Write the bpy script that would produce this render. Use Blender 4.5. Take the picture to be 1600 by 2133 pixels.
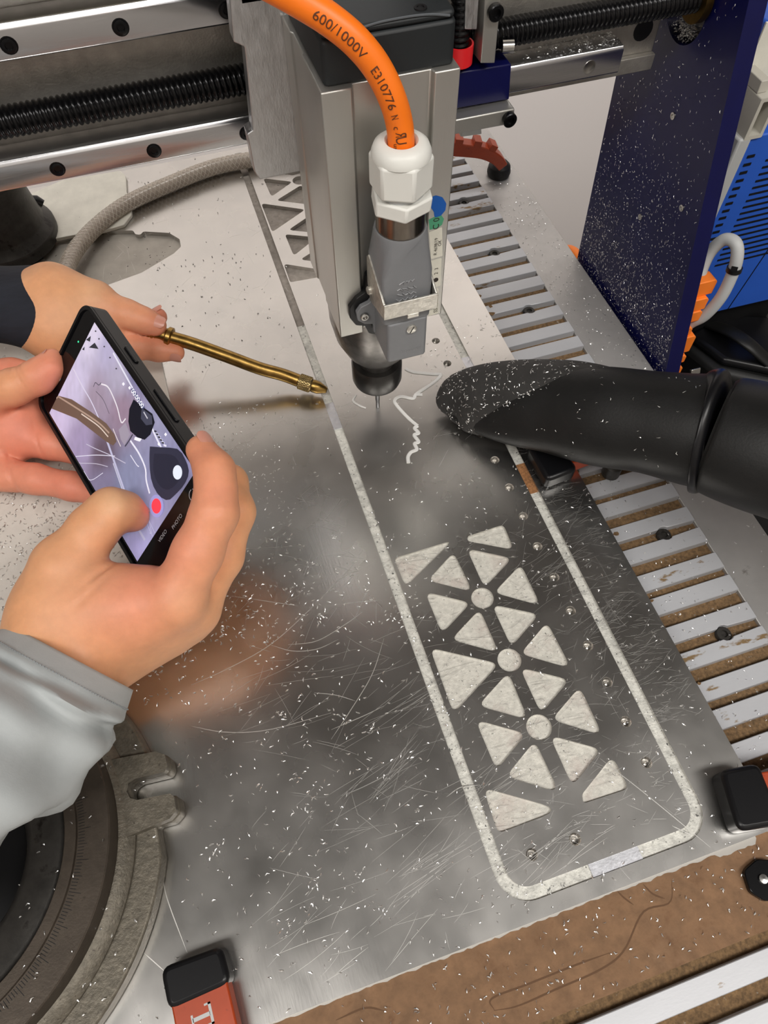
import bpy, bmesh, math, random
import numpy as np
from mathutils import Vector, Matrix
random.seed(7); RNG = np.random.default_rng(7)
scn = bpy.context.scene
for o in list(bpy.data.objects): bpy.data.objects.remove(o)
COL = scn.collection
S = 0.001                                   # everything is modelled in millimetres

# ---------------------------------------------------------------- camera (solved from the vanishing lines of the bed)
FPX = 1484.55
R = np.array([[0.9515860615558404, -0.3072711727273006, -0.008270058248504623],
              [-0.2674779430998274, -0.8144941375185905, -0.5148347792281832],
              [0.15145797241390058, 0.4921216580873432, -0.8572495297366072]])
CAM = np.array([-91.25, -307.33, 390.73])
cd = bpy.data.cameras.new('camera'); cam = bpy.data.objects.new('camera', cd); COL.objects.link(cam)
cd.sensor_fit = 'HORIZONTAL'; cd.sensor_width = 36.0; cd.lens = FPX / 1600 * 36.0
cd.clip_start = 0.01; cd.clip_end = 50
m3 = Matrix([list(R[0]), list(-R[1]), list(-R[2])]).transposed()
cam.matrix_world = Matrix.Translation(Vector(CAM * S)) @ m3.to_4x4()
scn.camera = cam

# ---------------------------------------------------------------- world, lamps, exposure
w = bpy.data.worlds.new('world'); scn.world = w; w.use_nodes = True
w.node_tree.nodes['Background'].inputs[0].default_value = (1.0, 0.96, 0.91, 1)
w.node_tree.nodes['Background'].inputs[1].default_value = 0.25
def lamp(name, loc, size, energy, col=(1, .965, .92), target=None):
    l = bpy.data.lights.new(name, 'AREA'); l.shape = 'RECTANGLE'; l.size, l.size_y = size; l.energy = energy; l.color = col
    o = bpy.data.objects.new(name, l); COL.objects.link(o); o.location = loc
    if target is not None:
        o.rotation_euler = (Vector(target) - Vector(loc)).to_track_quat('-Z', 'Y').to_euler()
    return o
lamp('ceiling_tube_lamp', (-0.95, -0.75, 1.48), (1.2, .3), 21)
lamp('ceiling_tube_lamp', (0.6, -0.95, 1.48), (1.2, .3), 23)
for x_ in (-0.55, 0.65):  # added lights without a known fitting, to brighten the back wall
    o_ = lamp('added_wall_light', (x_, 0.35, 1.48), (.9, .12), 5.2, target=(x_, .85, .25)); o_.data.spread = math.radians(75)
scn.view_settings.view_transform = 'Standard'; scn.view_settings.look = 'None'
scn.view_settings.gamma = 1; scn.view_settings.use_curve_mapping = False
scn.view_settings.exposure = -0.1

# ---------------------------------------------------------------- a pixel of the photograph (1600 x 2133) -> a point in space
def ray(x, y): return R.T @ np.array([(x - 800) / FPX, (y - 1066.5) / FPX, 1.0])
def at(x, y, z=0.0):
    d = ray(x, y); return CAM + d * ((z - CAM[2]) / d[2])
def atY(x, y, Y):
    d = ray(x, y); return CAM + d * ((Y - CAM[1]) / d[1])
def atX(x, y, X):
    d = ray(x, y); return CAM + d * ((X - CAM[0]) / d[0])
def atd(x, y, t): return CAM + ray(x, y) * t
def A(*v): return np.array(v, float)
def unit(v): v = np.array(v, float); return v / (np.linalg.norm(v) + 1e-12)

# ---------------------------------------------------------------- materials
MATS = {}
def srgb(h):
    if isinstance(h, str):
        c = [int(h[i:i + 2], 16) / 255 for i in (0, 2, 4)]
    else: c = [v / 255 for v in h]
    return tuple((v / 12.92 if v <= .04045 else ((v + .055) / 1.055) ** 2.4) for v in c)
def mat(name, col, rough=.5, metal=0.0, var=0.0, vscale=60, bump=0.0, bscale=400, spots=None, stretch=None, attr=None,
        sss=0.0, trans=0.0, emit=None, spec=None, rvar=0.0, coat=0.0, spot_rough=None):
    """var: brightness mottling; spots: (colour, scale, threshold, softness) blotches; scales are per metre-ish (object mm / 1000)"""
    m = bpy.data.materials.new(name); m.use_nodes = True; nt = m.node_tree; N = nt.nodes; L = nt.links
    b = N['Principled BSDF']; c = tuple(col) + (1,)
    b.inputs['Base Color'].default_value = c; b.inputs['Roughness'].default_value = rough; b.inputs['Metallic'].default_value = metal
    if spec is not None: b.inputs['Specular IOR Level'].default_value = spec
    if coat: b.inputs['Coat Weight'].default_value = coat; b.inputs['Coat Roughness'].default_value = .15
    if sss:
        b.inputs['Subsurface Weight'].default_value = sss; b.inputs['Subsurface Radius'].default_value = (1, .35, .2)
        b.inputs['Subsurface Scale'].default_value = .004
    if trans: b.inputs['Transmission Weight'].default_value = trans; b.inputs['IOR'].default_value = 1.4
    tc = N.new('ShaderNodeTexCoord'); mp = N.new('ShaderNodeMapping'); L.new(tc.outputs['Object'], mp.inputs[0])
    if stretch: mp.inputs['Scale'].default_value = stretch
    cur = None
    if attr:
        a = N.new('ShaderNodeVertexColor'); a.layer_name = attr; cur = a.outputs[0]
    def noise(scale, detail=4, rough_=.6):
        n = N.new('ShaderNodeTexNoise'); n.inputs['Scale'].default_value = scale; n.inputs['Detail'].default_value = detail
        n.inputs['Roughness'].default_value = rough_; L.new(mp.outputs[0], n.inputs['Vector']); return n
    def mix(fac, a, bb, mode='MIX'):
        x = N.new('ShaderNodeMix'); x.data_type = 'RGBA'; x.blend_type = mode
        if isinstance(fac, float): x.inputs[0].default_value = fac
        else: L.new(fac, x.inputs[0])
        for i, v in ((6, a), (7, bb)):
            if isinstance(v, tuple): x.inputs[i].default_value = v
            else: L.new(v, x.inputs[i])
        return x.outputs[2]
    def ramp(src, lo, hi):
        r = N.new('ShaderNodeMapRange'); L.new(src, r.inputs[0]); r.inputs[1].default_value = lo; r.inputs[2].default_value = hi
        return r.outputs[0]
    if var:
        n = noise(vscale); d = tuple(max(0, v * (1 - var)) for v in col) + (1,); u = tuple(min(1, v * (1 + var)) for v in col) + (1,)
        f = ramp(n.outputs[0], .3, .7)
        if cur is not None:
            g = mix(f, (1 - var,) * 3 + (1,), (1 + var,) * 3 + (1,)); cur = mix(1.0, cur, g, 'MULTIPLY')
        else: cur = mix(f, d, u)
        if rvar:
            r = N.new('ShaderNodeMapRange'); L.new(n.outputs[0], r.inputs[0]); r.inputs[1].default_value = .3; r.inputs[2].default_value = .7
            r.inputs[3].default_value = max(.02, rough - rvar); r.inputs[4].default_value = rough + rvar
            L.new(r.outputs[0], b.inputs['Roughness'])
    for sp in (spots or []):
        n = noise(sp[1], 5, .65); f = ramp(n.outputs[0], sp[2], sp[2] + sp[3])
        cur = mix(f, cur if cur is not None else c, tuple(sp[0]) + (1,))
    if cur is not None: L.new(cur, b.inputs['Base Color'])
    if bump:
        n = noise(bscale, 3); bp = N.new('ShaderNodeBump'); bp.inputs['Strength'].default_value = bump; bp.inputs['Distance'].default_value = .0006
        L.new(n.outputs[0], bp.inputs['Height']); L.new(bp.outputs[0], b.inputs['Normal'])
    if emit:
        b.inputs['Emission Strength'].default_value = emit
        if cur is not None: L.new(cur, b.inputs['Emission Color'])
        else: b.inputs['Emission Color'].default_value = c
    MATS[name] = m; return m

# ---------------------------------------------------------------- objects
BASE = {}
def register(o, label=None, cat=None, group=None, kind=None):
    if label: o['label'] = label
    if cat: o['category'] = cat
    if group: o['group'] = group
    if kind: o['kind'] = kind
    return o
def thing(name, label, cat, base, group=None):
    o = bpy.data.objects.new(name, None); COL.objects.link(o); o.empty_display_size = .01
    o.location = Vector(np.array(base, float) * S); BASE[o.name] = np.array(base, float)
    return register(o, label, cat, group)
class MB:
    def __init__(s): s.v = []; s.f = []; s.c = []
    def add(s, v, f, col=None):
        n = len(s.v); s.v += [tuple(map(float, p)) for p in v]; s.f += [tuple(i + n for i in q) for q in f]
        if col is not None: s.c += [tuple(col)] * len(v)
        return s
    def box(s, lo, hi):
        x0, y0, z0 = lo; x1, y1, z1 = hi
        return s.add([(x0, y0, z0), (x1, y0, z0), (x1, y1, z0), (x0, y1, z0), (x0, y0, z1), (x1, y0, z1), (x1, y1, z1), (x0, y1, z1)],
                     [(0, 3, 2, 1), (4, 5, 6, 7), (0, 1, 5, 4), (1, 2, 6, 5), (2, 3, 7, 6), (3, 0, 4, 7)])
    def obox(s, c, u, v, w, hu, hv, hw):
        c = np.array(c, float); u = np.array(u); v = np.array(v); w = np.array(w); P = []
        for k in (-1, 1):
            for (i, j) in ((-1, -1), (1, -1), (1, 1), (-1, 1)): P.append(c + u * hu * i + v * hv * j + w * hw * k)
        return s.add(P, [(0, 3, 2, 1), (4, 5, 6, 7), (0, 1, 5, 4), (1, 2, 6, 5), (2, 3, 7, 6), (3, 0, 4, 7)])
    def prism(s, poly, o, u, v, w, t0, t1, taper=1.0):
        """polygon (list of 2d) in the frame o,u,v; extruded along w from t0 to t1"""
        o = np.array(o, float); u = np.array(u, float); v = np.array(v, float); w = np.array(w, float); n = len(poly)
        c = np.mean(np.array(poly), 0)
        P = [o + u * a + v * b + w * t0 for a, b in poly] + [o + u * (c[0] + (a - c[0]) * taper) + v * (c[1] + (b - c[1]) * taper) + w * t1 for a, b in poly]
        return s.add(P, [tuple(range(n - 1, -1, -1)), tuple(range(n, 2 * n))] + [(i, (i + 1) % n, (i + 1) % n + n, i + n) for i in range(n)])
    def loft(s, rings, cap=True):
        n = len(rings[0]); P = [p for r in rings for p in r]; F = []
        for k in range(len(rings) - 1):
            for i in range(n):
                j = (i + 1) % n; F.append((k * n + i, k * n + j, (k + 1) * n + j, (k + 1) * n + i))
        if cap: F.append(tuple(range(n - 1, -1, -1))); F.append(tuple(range((len(rings) - 1) * n, len(rings) * n)))
        return s.add(P, F)
    def lathe(s, prof, o, axis=(0, 0, 1), n=32, a0=0, a1=2 * math.pi, cap=True):
        """prof: list of (radius, height)"""
        ax = unit(axis); e = A(1, 0, 0) if abs(ax[0]) < .9 else A(0, 1, 0); u = unit(np.cross(ax, np.cross(e, ax))); v = np.cross(ax, u); o = np.array(o, float)
        full = abs(a1 - a0) > 6.28
        k = n if full else n + 1
        rings = [[o + ax * h + (u * math.cos(a0 + (a1 - a0) * i / n) + v * math.sin(a0 + (a1 - a0) * i / n)) * r for i in range(k)] for r, h in prof]
        if full: return s.loft(rings, cap)
        P = [p for r in rings for p in r]; F = []
        for q in range(len(rings) - 1):
            for i in range(n): F.append((q * k + i, q * k + i + 1, (q + 1) * k + i + 1, (q + 1) * k + i))
        return s.add(P, F)
    def tube(s, path, rad, n=12, cap=True, flat=None, up=None):
        path = np.array(path, float); m = len(path); rr = np.full(m, rad, float) if np.isscalar(rad) else np.array(rad, float)
        T, U, V = frames(path, up); rings = []
        for i in range(m):
            f = (1, 1) if flat is None else flat
            rings.append([path[i] + (U[i] * math.cos(2 * math.pi * k / n) * f[0] + V[i] * math.sin(2 * math.pi * k / n) * f[1]) * rr[i] for k in range(n)])
        return s.loft(rings, cap)
def frames(path, up=None):
    T = np.gradient(path, axis=0); T /= np.linalg.norm(T, axis=1)[:, None] + 1e-12
    e = np.array(up, float) if up is not None else (A(0, 0, 1) if abs(T[0][2]) < .9 else A(1, 0, 0))
    U = []; u = unit(e - T[0] * (e @ T[0]))
    for t in T:
        u = unit(u - t * (u @ t)); U.append(u)
    U = np.array(U); return T, U, np.cross(T, U)
def spline(pts, n=60):
    """Catmull-Rom through 3D (or nD) points"""
    p = np.array(pts, float); p = np.vstack([2 * p[0] - p[1], p, 2 * p[-1] - p[-2]]); out = []
    m = len(p) - 3
    for i in range(n):
        t = i / (n - 1) * m; k = min(int(t), m - 1); t -= k
        a, b, c, d = p[k:k + 4]
        out.append(.5 * ((2 * b) + (c - a) * t + (2 * a - 5 * b + 4 * c - d) * t * t + (3 * b - a - 3 * c + d) * t ** 3))
    return np.array(out)
def mk(name, mb, m, parent=None, label=None, cat=None, group=None, kind=None, base=None, smooth=40, bevel=0, seg=2, sub=0, fix=True):
    """link one mesh object; vertices are given in world millimetres"""
    if isinstance(mb, tuple): v, f, c = mb[0], mb[1], (mb[2] if len(mb) > 2 else [])
    else: v, f, c = mb.v, mb.f, mb.c
    if parent is not None:
        b = BASE[parent.name]
    else:
        vv = np.array(v); b = np.array(base, float) if base is not None else A((vv[:, 0].min() + vv[:, 0].max()) / 2, (vv[:, 1].min() + vv[:, 1].max()) / 2, vv[:, 2].min())
    me = bpy.data.meshes.new(name); me.from_pydata(((np.array(v) - b) * S).tolist(), [], [tuple(q) for q in f]); me.update()
    if fix and len(me.polygons) < 30000:
        bm = bmesh.new(); bm.from_mesh(me); bmesh.ops.recalc_face_normals(bm, faces=bm.faces); bm.to_mesh(me); bm.free()
    if len(c):
        ca = me.color_attributes.new('col', 'FLOAT_COLOR', 'POINT')
        ca.data.foreach_set('color', np.c_[np.array(c, float)[:, :3], np.ones(len(c))].ravel())
    if smooth:
        me.polygons.foreach_set('use_smooth', [True] * len(me.polygons)); me.set_sharp_from_angle(angle=math.radians(smooth))
    for mm in (m if isinstance(m, (list, tuple)) else [m]): me.materials.append(mm)
    o = bpy.data.objects.new(name, me); COL.objects.link(o)
    BASE[o.name] = b
    if parent is not None: o.parent = parent
    else: o.location = Vector(b * S)
    if bevel:
        bv = o.modifiers.new('bevel', 'BEVEL'); bv.width = bevel * S; bv.segments = seg; bv.limit_method = 'ANGLE'; bv.angle_limit = math.radians(35)
    if sub:
        sm = o.modifiers.new('sub', 'SUBSURF'); sm.levels = sub; sm.render_levels = sub
    return register(o, label, cat, group, kind)
def circle(r, n=24, c=(0, 0), a0=0): return [(c[0] + r * math.cos(a0 + 2 * math.pi * i / n), c[1] + r * math.sin(a0 + 2 * math.pi * i / n)) for i in range(n)]
def hexa(r, a0=0): return circle(r, 6, a0=a0)
def rrect(x0, y0, x1, y1, r, n=5):
    out = []
    for cx, cy, a in ((x1 - r, y0 + r, -90), (x1 - r, y1 - r, 0), (x0 + r, y1 - r, 90), (x0 + r, y0 + r, 180)):
        for i in range(n + 1):
            t = math.radians(a + 90 * i / n); out.append((cx + r * math.cos(t), cy + r * math.sin(t)))
    return out
def rpoly(pts, r, n=4):
    """round the corners of a polygon"""
    out = []; m = len(pts); P = [np.array(p, float) for p in pts]
    for i in range(m):
        a, b, c = P[i - 1], P[i], P[(i + 1) % m]; d0 = unit(a - b); d1 = unit(c - b)
        ang = math.acos(max(-1, min(1, d0 @ d1))); l = min(r / math.tan(ang / 2), .45 * np.linalg.norm(a - b), .45 * np.linalg.norm(c - b))
        for k in range(n + 1):
            t = k / n; q = (b + d0 * l) * (1 - t) ** 2 + 2 * b * t * (1 - t) + (b + d1 * l) * t * t; out.append(tuple(q))
    return out
def filled(outer, holes, z0, z1):
    """plate with holes: a filled 2D curve, extruded; returns (verts, faces)"""
    cu = bpy.data.curves.new('tmp', 'CURVE'); cu.dimensions = '2D'; cu.fill_mode = 'BOTH'; cu.extrude = abs(z1 - z0) / 2
    for poly in [outer] + holes:
        s = cu.splines.new('POLY'); s.points.add(len(poly) - 1); s.use_cyclic_u = True
        for p, q in zip(s.points, poly): p.co = (q[0], q[1], 0, 1)
    ob = bpy.data.objects.new('tmp', cu); me = bpy.data.meshes.new_from_object(ob)
    v = [(p.co.x, p.co.y, p.co.z + (z0 + z1) / 2) for p in me.vertices]; f = [tuple(p.vertices) for p in me.polygons]
    bpy.data.objects.remove(ob); bpy.data.curves.remove(cu); bpy.data.meshes.remove(me)
    return v, f
def text2d(s, size=1.0, align='LEFT'):
    cu = bpy.data.curves.new('tmp', 'FONT'); cu.body = s; cu.size = size; cu.align_x = align; cu.resolution_u = 3
    ob = bpy.data.objects.new('tmp', cu); me = bpy.data.meshes.new_from_object(ob)
    v = [(p.co.x, p.co.y) for p in me.vertices]; f = [tuple(p.vertices) for p in me.polygons]
    bpy.data.objects.remove(ob); bpy.data.curves.remove(cu); bpy.data.meshes.remove(me)
    return v, f
def text_on(mb, s, o, u, v, size, w=None, align='LEFT', lift=.08):
    a, f = text2d(s, size, align); o = np.array(o, float); u = unit(u); v = unit(v); n = np.cross(u, v)
    return mb.add([o + u * p[0] + v * p[1] + n * lift for p in a], f)
def socket_bolt(name, parent, c, axis, r, h, m, mh):
    """cap screw: head with a hexagonal socket, the head's seat at c"""
    ax = unit(axis); mb = MB().lathe([(r, 0), (r, h * .85), (r * .88, h), (r * .56, h), (r * .5, h * .45), (.01, h * .45)], c, ax, 20, cap=False)
    o = mk(name, mb, m, parent); return o
# copy a root with its children
def dup(root, label=None, loc=None):
    r = root.copy(); COL.objects.link(r); BASE[r.name] = BASE[root.name]
    for ch in root.children:
        c = ch.copy(); COL.objects.link(c); c.parent = r
        for g in ch.children:
            d = g.copy(); COL.objects.link(d); d.parent = c
    if label: r['label'] = label
    if loc is not None: r.location = loc
    return r

# ---------------------------------------------------------------- colours and finishes
M_alu = mat('brushed_aluminium', (.52, .51, .49), .34, 1.0, var=.08, vscale=90, bump=.10, bscale=900, stretch=(1, 1, .15), rvar=.06)
M_alu2 = mat('milled_aluminium', (.60, .60, .61), .38, 1.0, var=.10, vscale=500, bump=.22, bscale=1600, rvar=.10, stretch=(1, 1, .25))
M_anod = mat('anodised_aluminium', (.50, .49, .46), .38, .85, var=.04, vscale=40, bump=.05, bscale=1500, stretch=(1, 1, .05))
M_beam = mat('grey_beam', (.36, .34, .31), .48, .8, var=.15, vscale=120, bump=.25, bscale=900)
M_rail = mat('polished_rail', (.66, .66, .68), .24, 1.0, var=.06, vscale=40, bump=.05, bscale=900, stretch=(.1, 1, 1))
M_steel = mat('steel', (.5, .49, .47), .25, 1.0, var=.1, vscale=200)
M_zinc = mat('zinc_plate', (.62, .60, .55), .42, .9, var=.2, vscale=380, bump=.2, bscale=500)
M_black = mat('black_steel', (.012, .012, .013), .35, .4)
M_screw = mat('black_screw', (.008, .008, .009), .22, .6)
M_plas = mat('black_plastic', (.005, .005, .006), .30, spec=.28, bump=.02, bscale=900)
M_rubber = mat('black_rubber', (.007, .007, .007), .48, spec=.35, var=.3, vscale=30, bump=.15, bscale=700)
M_cap = mat('anthracite_cap', (.009, .012, .014), .55, var=.12, vscale=30, bump=.06, bscale=1800)
M_hood = mat('grey_hood', (.185, .19, .20), .45, var=.05, vscale=60, bump=.06, bscale=1200)
M_orange = mat('orange_cable', (.93, .19, .006), .42, bump=.05, bscale=900)
M_orange2 = mat('orange_paint', (.36, .045, .007), .4, var=.12, vscale=60, spots=[((.2, .02, .006), 180, .62, .1)])
M_orange3 = mat('orange_connector', (.93, .22, .02), .45)
M_red = mat('red_plastic', (.72, .015, .02), .4)
M_white = mat('white_nylon', (.72, .72, .68), .4, bump=.03, bscale=900)
M_ink = mat('black_ink', (.03, .02, .015), .6)
M_inkc = mat('brown_print', (.09, .025, .006), .6)
M_label = mat('white_label', (.78, .76, .66), .55, var=.04, vscale=200)
M_blue = mat('blue_paint', (.0035, .0042, .050), .32, var=.12, vscale=25, bump=.03, bscale=300, spec=.3)
M_drive = mat('blue_housing', (.018, .10, .52), .5, var=.04, vscale=50, bump=.04, bscale=1500)
M_dblue = mat('blue_sticker', (.0, .10, .45), .5)
M_green = mat('green_sticker', (.08, .36, .20), .55)
M_greyp = mat('grey_plastic', (.46, .47, .47), .5)
M_milled = mat('milled_floor', (.60, .585, .53), .6, .12, var=.16, vscale=330, bump=.5, bscale=700, spots=[((.50, .44, .40), 45, .52, .2), ((.12, .12, .11), 650, .635, .05)])
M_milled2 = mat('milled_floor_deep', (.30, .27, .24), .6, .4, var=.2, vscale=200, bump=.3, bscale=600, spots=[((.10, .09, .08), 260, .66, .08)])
M_groove = mat('groove_floor', (.60, .595, .55), .55, .2, var=.25, vscale=250, bump=.5, bscale=900, spots=[((.10, .10, .095), 520, .60, .06)])
M_tab = mat('bright_tab', (.66, .67, .71), .36, .85, var=.12, vscale=200, bump=.1, bscale=500)
M_rustg = mat('rusty_swarf', (.30, .14, .055), .8, .2, var=.4, vscale=600, bump=.5, bscale=800)
M_mdf = mat('brown_fibreboard', (.20, .112, .058), .85, var=.22, vscale=140, bump=.35, bscale=600, spots=[((.12, .06, .028), 70, .56, .18), ((.27, .165, .095), 30, .58, .25)])
M_slat = mat('slat_aluminium', (.50, .51, .535), .55, .35, var=.06, vscale=20, bump=.06, bscale=800, stretch=(.35, 1, 1), spots=[((.25, .165, .08), 60, .62, .04)])
M_dust = mat('brown_dust', (.155, .092, .042), .9, var=.45, vscale=500, bump=.8, bscale=500, spots=[((.34, .31, .26), 260, .64, .08)])
M_border = mat('bed_border', (.46, .45, .44), .46, .6, var=.10, vscale=25, bump=.08, bscale=900, spots=[((.12, .10, .08), 50, .68, .1)])
M_iron = mat('cast_iron', (.13, .115, .09), .5, .5, var=.25, vscale=260, bump=.55, bscale=500, spots=[((.06, .05, .04), 420, .63, .05)])
M_ironr = mat('turned_iron', (.075, .060, .047), .38, .6, var=.18, vscale=120, bump=.1, bscale=700, spots=[((.05, .04, .03), 120, .66, .06)])
M_irond = mat('dark_iron', (.045, .042, .038), .45, .5, var=.3, vscale=120, bump=.2, bscale=400, spots=[((.012, .010, .008), 60, .58, .08)])
M_brass = mat('brass', (.33, .205, .06), .33, 1.0, var=.32, vscale=140, bump=.06, bscale=500, spots=[((.18, .09, .03), 90, .62, .1)])
M_chip = mat('swarf', (.85, .85, .84), .30, .9)
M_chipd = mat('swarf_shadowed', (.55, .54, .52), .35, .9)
M_scr = mat('scratch', (.66, .65, .62), .42, .85)
M_liquid = mat('coolant_line', (.92, .92, .90), .10, 0, trans=.3, spec=.8)
M_cloth = mat('grey_jacket', (.40, .425, .43), .62, var=.05, vscale=60, bump=.10, bscale=1100)
M_navy = mat('navy_knit', (.010, .012, .02), .9, var=.2, vscale=300, bump=.5, bscale=500, stretch=(.25, 1, 1))
M_sheet = mat('white_sheet', (.62, .59, .54), .55, var=.06, vscale=60, bump=.12, bscale=600, spots=[((.42, .39, .35), 25, .6, .25)])
M_offcut = mat('pale_offcut', (.66, .64, .57), .45, .1, var=.10, vscale=60, spots=[((.25, .23, .2), 500, .68, .06)])
M_screenb = mat('screen_glass', (.003, .003, .004), .10, 0, spec=.3)
M_pic = mat('screen_picture', (1, 1, 1), .3, attr='col', emit=.42, spec=.2)
M_skin = mat('skin', (.8, .5, .36), .48, attr='col', var=.06, vscale=120, bump=.10, bscale=900, sss=.25, spec=.35)
M_nail = mat('nail', (.60, .27, .20), .3, spec=.5)
M_plaster = mat('white_bandage', (.74, .74, .74), .75, bump=.3, bscale=900)
def plate_material():
    m = bpy.data.materials.new('rolled_sheet'); m.use_nodes = True; nt = m.node_tree; N = nt.nodes; L = nt.links; b = N['Principled BSDF']
    b.inputs['Metallic'].default_value = 1
    tc = N.new('ShaderNodeTexCoord')
    def noise(sc, scale, det=4, ro=.6):
        mp = N.new('ShaderNodeMapping'); mp.inputs['Scale'].default_value = sc; L.new(tc.outputs['Object'], mp.inputs[0])
        n = N.new('ShaderNodeTexNoise'); n.inputs['Scale'].default_value = scale; n.inputs['Detail'].default_value = det; n.inputs['Roughness'].default_value = ro
        L.new(mp.outputs[0], n.inputs[0]); return n.outputs[0]
    big = noise((1, 1, 1), 9); fine = noise((1.0, .12, 1), 900, 2); mid = noise((1, 1, 1), 45, 2, .5)
    cr = N.new('ShaderNodeMapRange'); L.new(mid, cr.inputs[0]); cr.inputs[1].default_value = .35; cr.inputs[2].default_value = .7
    mx = N.new('ShaderNodeMix'); mx.data_type = 'RGBA'; L.new(cr.outputs[0], mx.inputs[0])
    mx.inputs[6].default_value = (.60, .59, .57, 1); mx.inputs[7].default_value = (.65, .635, .61, 1); L.new(mx.outputs[2], b.inputs['Base Color'])
    r1 = N.new('ShaderNodeMapRange'); L.new(big, r1.inputs[0]); r1.inputs[1].default_value = .3; r1.inputs[2].default_value = .7; r1.inputs[3].default_value = .22; r1.inputs[4].default_value = .32
    r2 = N.new('ShaderNodeMath'); r2.operation = 'MULTIPLY_ADD'; L.new(mid, r2.inputs[0]); r2.inputs[1].default_value = .07; L.new(r1.outputs[0], r2.inputs[2])
    r3 = N.new('ShaderNodeMath'); r3.operation = 'SUBTRACT'; L.new(r2.outputs[0], r3.inputs[0]); r3.inputs[1].default_value = .035; L.new(r3.outputs[0], b.inputs['Roughness'])
    bp = N.new('ShaderNodeBump'); bp.inputs['Strength'].default_value = .06; bp.inputs['Distance'].default_value = .0004; L.new(fine, bp.inputs['Height'])
    b2 = N.new('ShaderNodeBump'); b2.inputs['Strength'].default_value = .05; b2.inputs['Distance'].default_value = .004; L.new(noise((1, 1, 1), 14, 2), b2.inputs['Height']); L.new(bp.outputs[0], b2.inputs['Normal'])
    L.new(b2.outputs[0], b.inputs['Normal'])
    return m
M_plate = plate_material()
M_wallw = mat('white_wall', (.80, .75, .73), .8, bump=.05, bscale=80)
M_wall = mat('beige_wall', (.58, .55, .51), .85, bump=.05, bscale=80)
M_ceil = mat('ceiling_paint', (.17, .165, .16), .9)
M_walls = mat('grey_wall', (.30, .28, .26), .85)
M_floor = mat('brown_floor', (.055, .042, .035), .6, var=.2, vscale=8)
# ---------------------------------------------------------------- the room
def slab(name, lo, hi, m): 
    return mk(name, MB().box(lo, hi), m, kind='structure', smooth=0)
slab('floor', (-1400, -1500, -900), (1600, 850, -850), M_floor)
slab('ceiling', (-1400, -1500, 1550), (1600, 850, 1600), M_ceil)
slab('wall_back', (-1400, 850, -850), (1600, 900, 1550), M_wallw)
slab('wall_front', (-1400, -1550, -850), (1600, -1500, 1550), M_wall)
slab('wall_left', (-1450, -1500, -850), (-1400, 850, 1550), M_walls)
slab('wall_right', (1600, -1500, -850), (1650, 850, 1550), M_walls)

# ---------------------------------------------------------------- slotted bed: slats, dust between them, border, legs
bed = thing('slotted_bed', 'aluminium machine bed of parallel T-slot slats with dusty gaps and a plain border', 'machine bed', (0, 0, -850))
SL0, SP = -137.9, 36.14
def slat_mesh(y0, y1, notch, side, x0=-440, x1=173.6):
    poly = []
    def edge(y, xs, s):
        for x in xs:
            if notch: pass
        return
    bot = [(x0, y0)]; top = []
    hole = [(150 + 5.0 * math.cos(a), 5.0 * math.sin(a)) for a in np.linspace(math.pi, 0, 9)]
    if notch and side < 0:      # notch in the lower (towards -y) edge
        bot += [(hx, y0 - 2.7 + hy) for hx, hy in hole if hy > 2.7]
    bot += [(x1, y0)]
    top = [(x1, y1)]
    if notch and side > 0:
        top += [(hx, y1 + 2.7 - hy) for hx, hy in hole[::-1] if hy > 2.7]
    top += [(x0, y1)]
    return MB().prism(bot + top, (0, 0, -16), (1, 0, 0), (0, 1, 0), (0, 0, 1), -8, 0)
for k in range(-7, 13):
    yc = SL0 + SP * k; nt = (k % 2 == 0)
    for (yy, sd) in ((yc, -1), (yc - 16.5, 1)):
        mk('slat', slat_mesh(yy - 5.6, yy + 5.6, nt, sd), M_slat, bed, bevel=.35, seg=1)
    if nt:
        yb = yc - 8.25
        mb = MB().lathe([(4.7, -21), (4.7, -18.6), (4.2, -18.0), (2.3, -18.0), (2.1, -19.5), (.01, -19.5)], (150, yb, 0), n=16, cap=False)
        mk('bed_bolt', mb, M_irond, bed)
mk('slot_floor', MB().box((-440, -420, -27), (174, 338, -21.3)), M_dust, bed, smooth=0)
mk('bed_plate', MB().box((-440, -420, -45), (213, 338, -27)), M_border, bed, bevel=1)
mk('bed_border', MB().box((174, -420, -27), (214, 338, -18.6)), M_border, bed, bevel=.5)
for x in (-410, 180):
    for y in (-390, 310): mk('bed_leg', MB().box((x - 25, y - 25, -850), (x + 25, y + 25, -45)), M_border, bed, bevel=2)

# ---------------------------------------------------------------- fibreboard under the sheet
mdf = thing('spoil_board', 'brown fibreboard panel lying on the slats under the aluminium sheet', 'board', (-160, -14, -16))
def zig(x0, x1, y, amp, step):
    return [(x, y + RNG.uniform(-amp, amp)) for x in np.arange(x0, x1, step)]
mk('board', MB().prism([(-358.6, -4.05), (-358.6, -6.2), (-351.5, -15.95), (330, -15.95), (330, -4.05)], (0, 0, 0), (0, 1, 0), (0, 0, 1), (1, 0, 0), -430, 105.5), M_mdf, mdf, bevel=.4)
def ribbon(mb, pts, wd, z):
    p = np.array(pts, float)[:, :2]; t = np.gradient(p, axis=0); t /= np.linalg.norm(t, axis=1)[:, None] + 1e-9; nn = np.c_[-t[:, 1], t[:, 0]]
    n = len(p); ww = wd * np.clip(np.sin(np.linspace(.15, math.pi - .15, n)) * 1.4, .3, 1)[:, None]
    a = p + nn * ww / 2; b = p - nn * ww / 2
    mb.add([(q[0], q[1], z) for q in np.vstack([a, b])], [(i, i + 1, n + i + 1, n + i) for i in range(n - 1)])
mb = MB()
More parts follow.
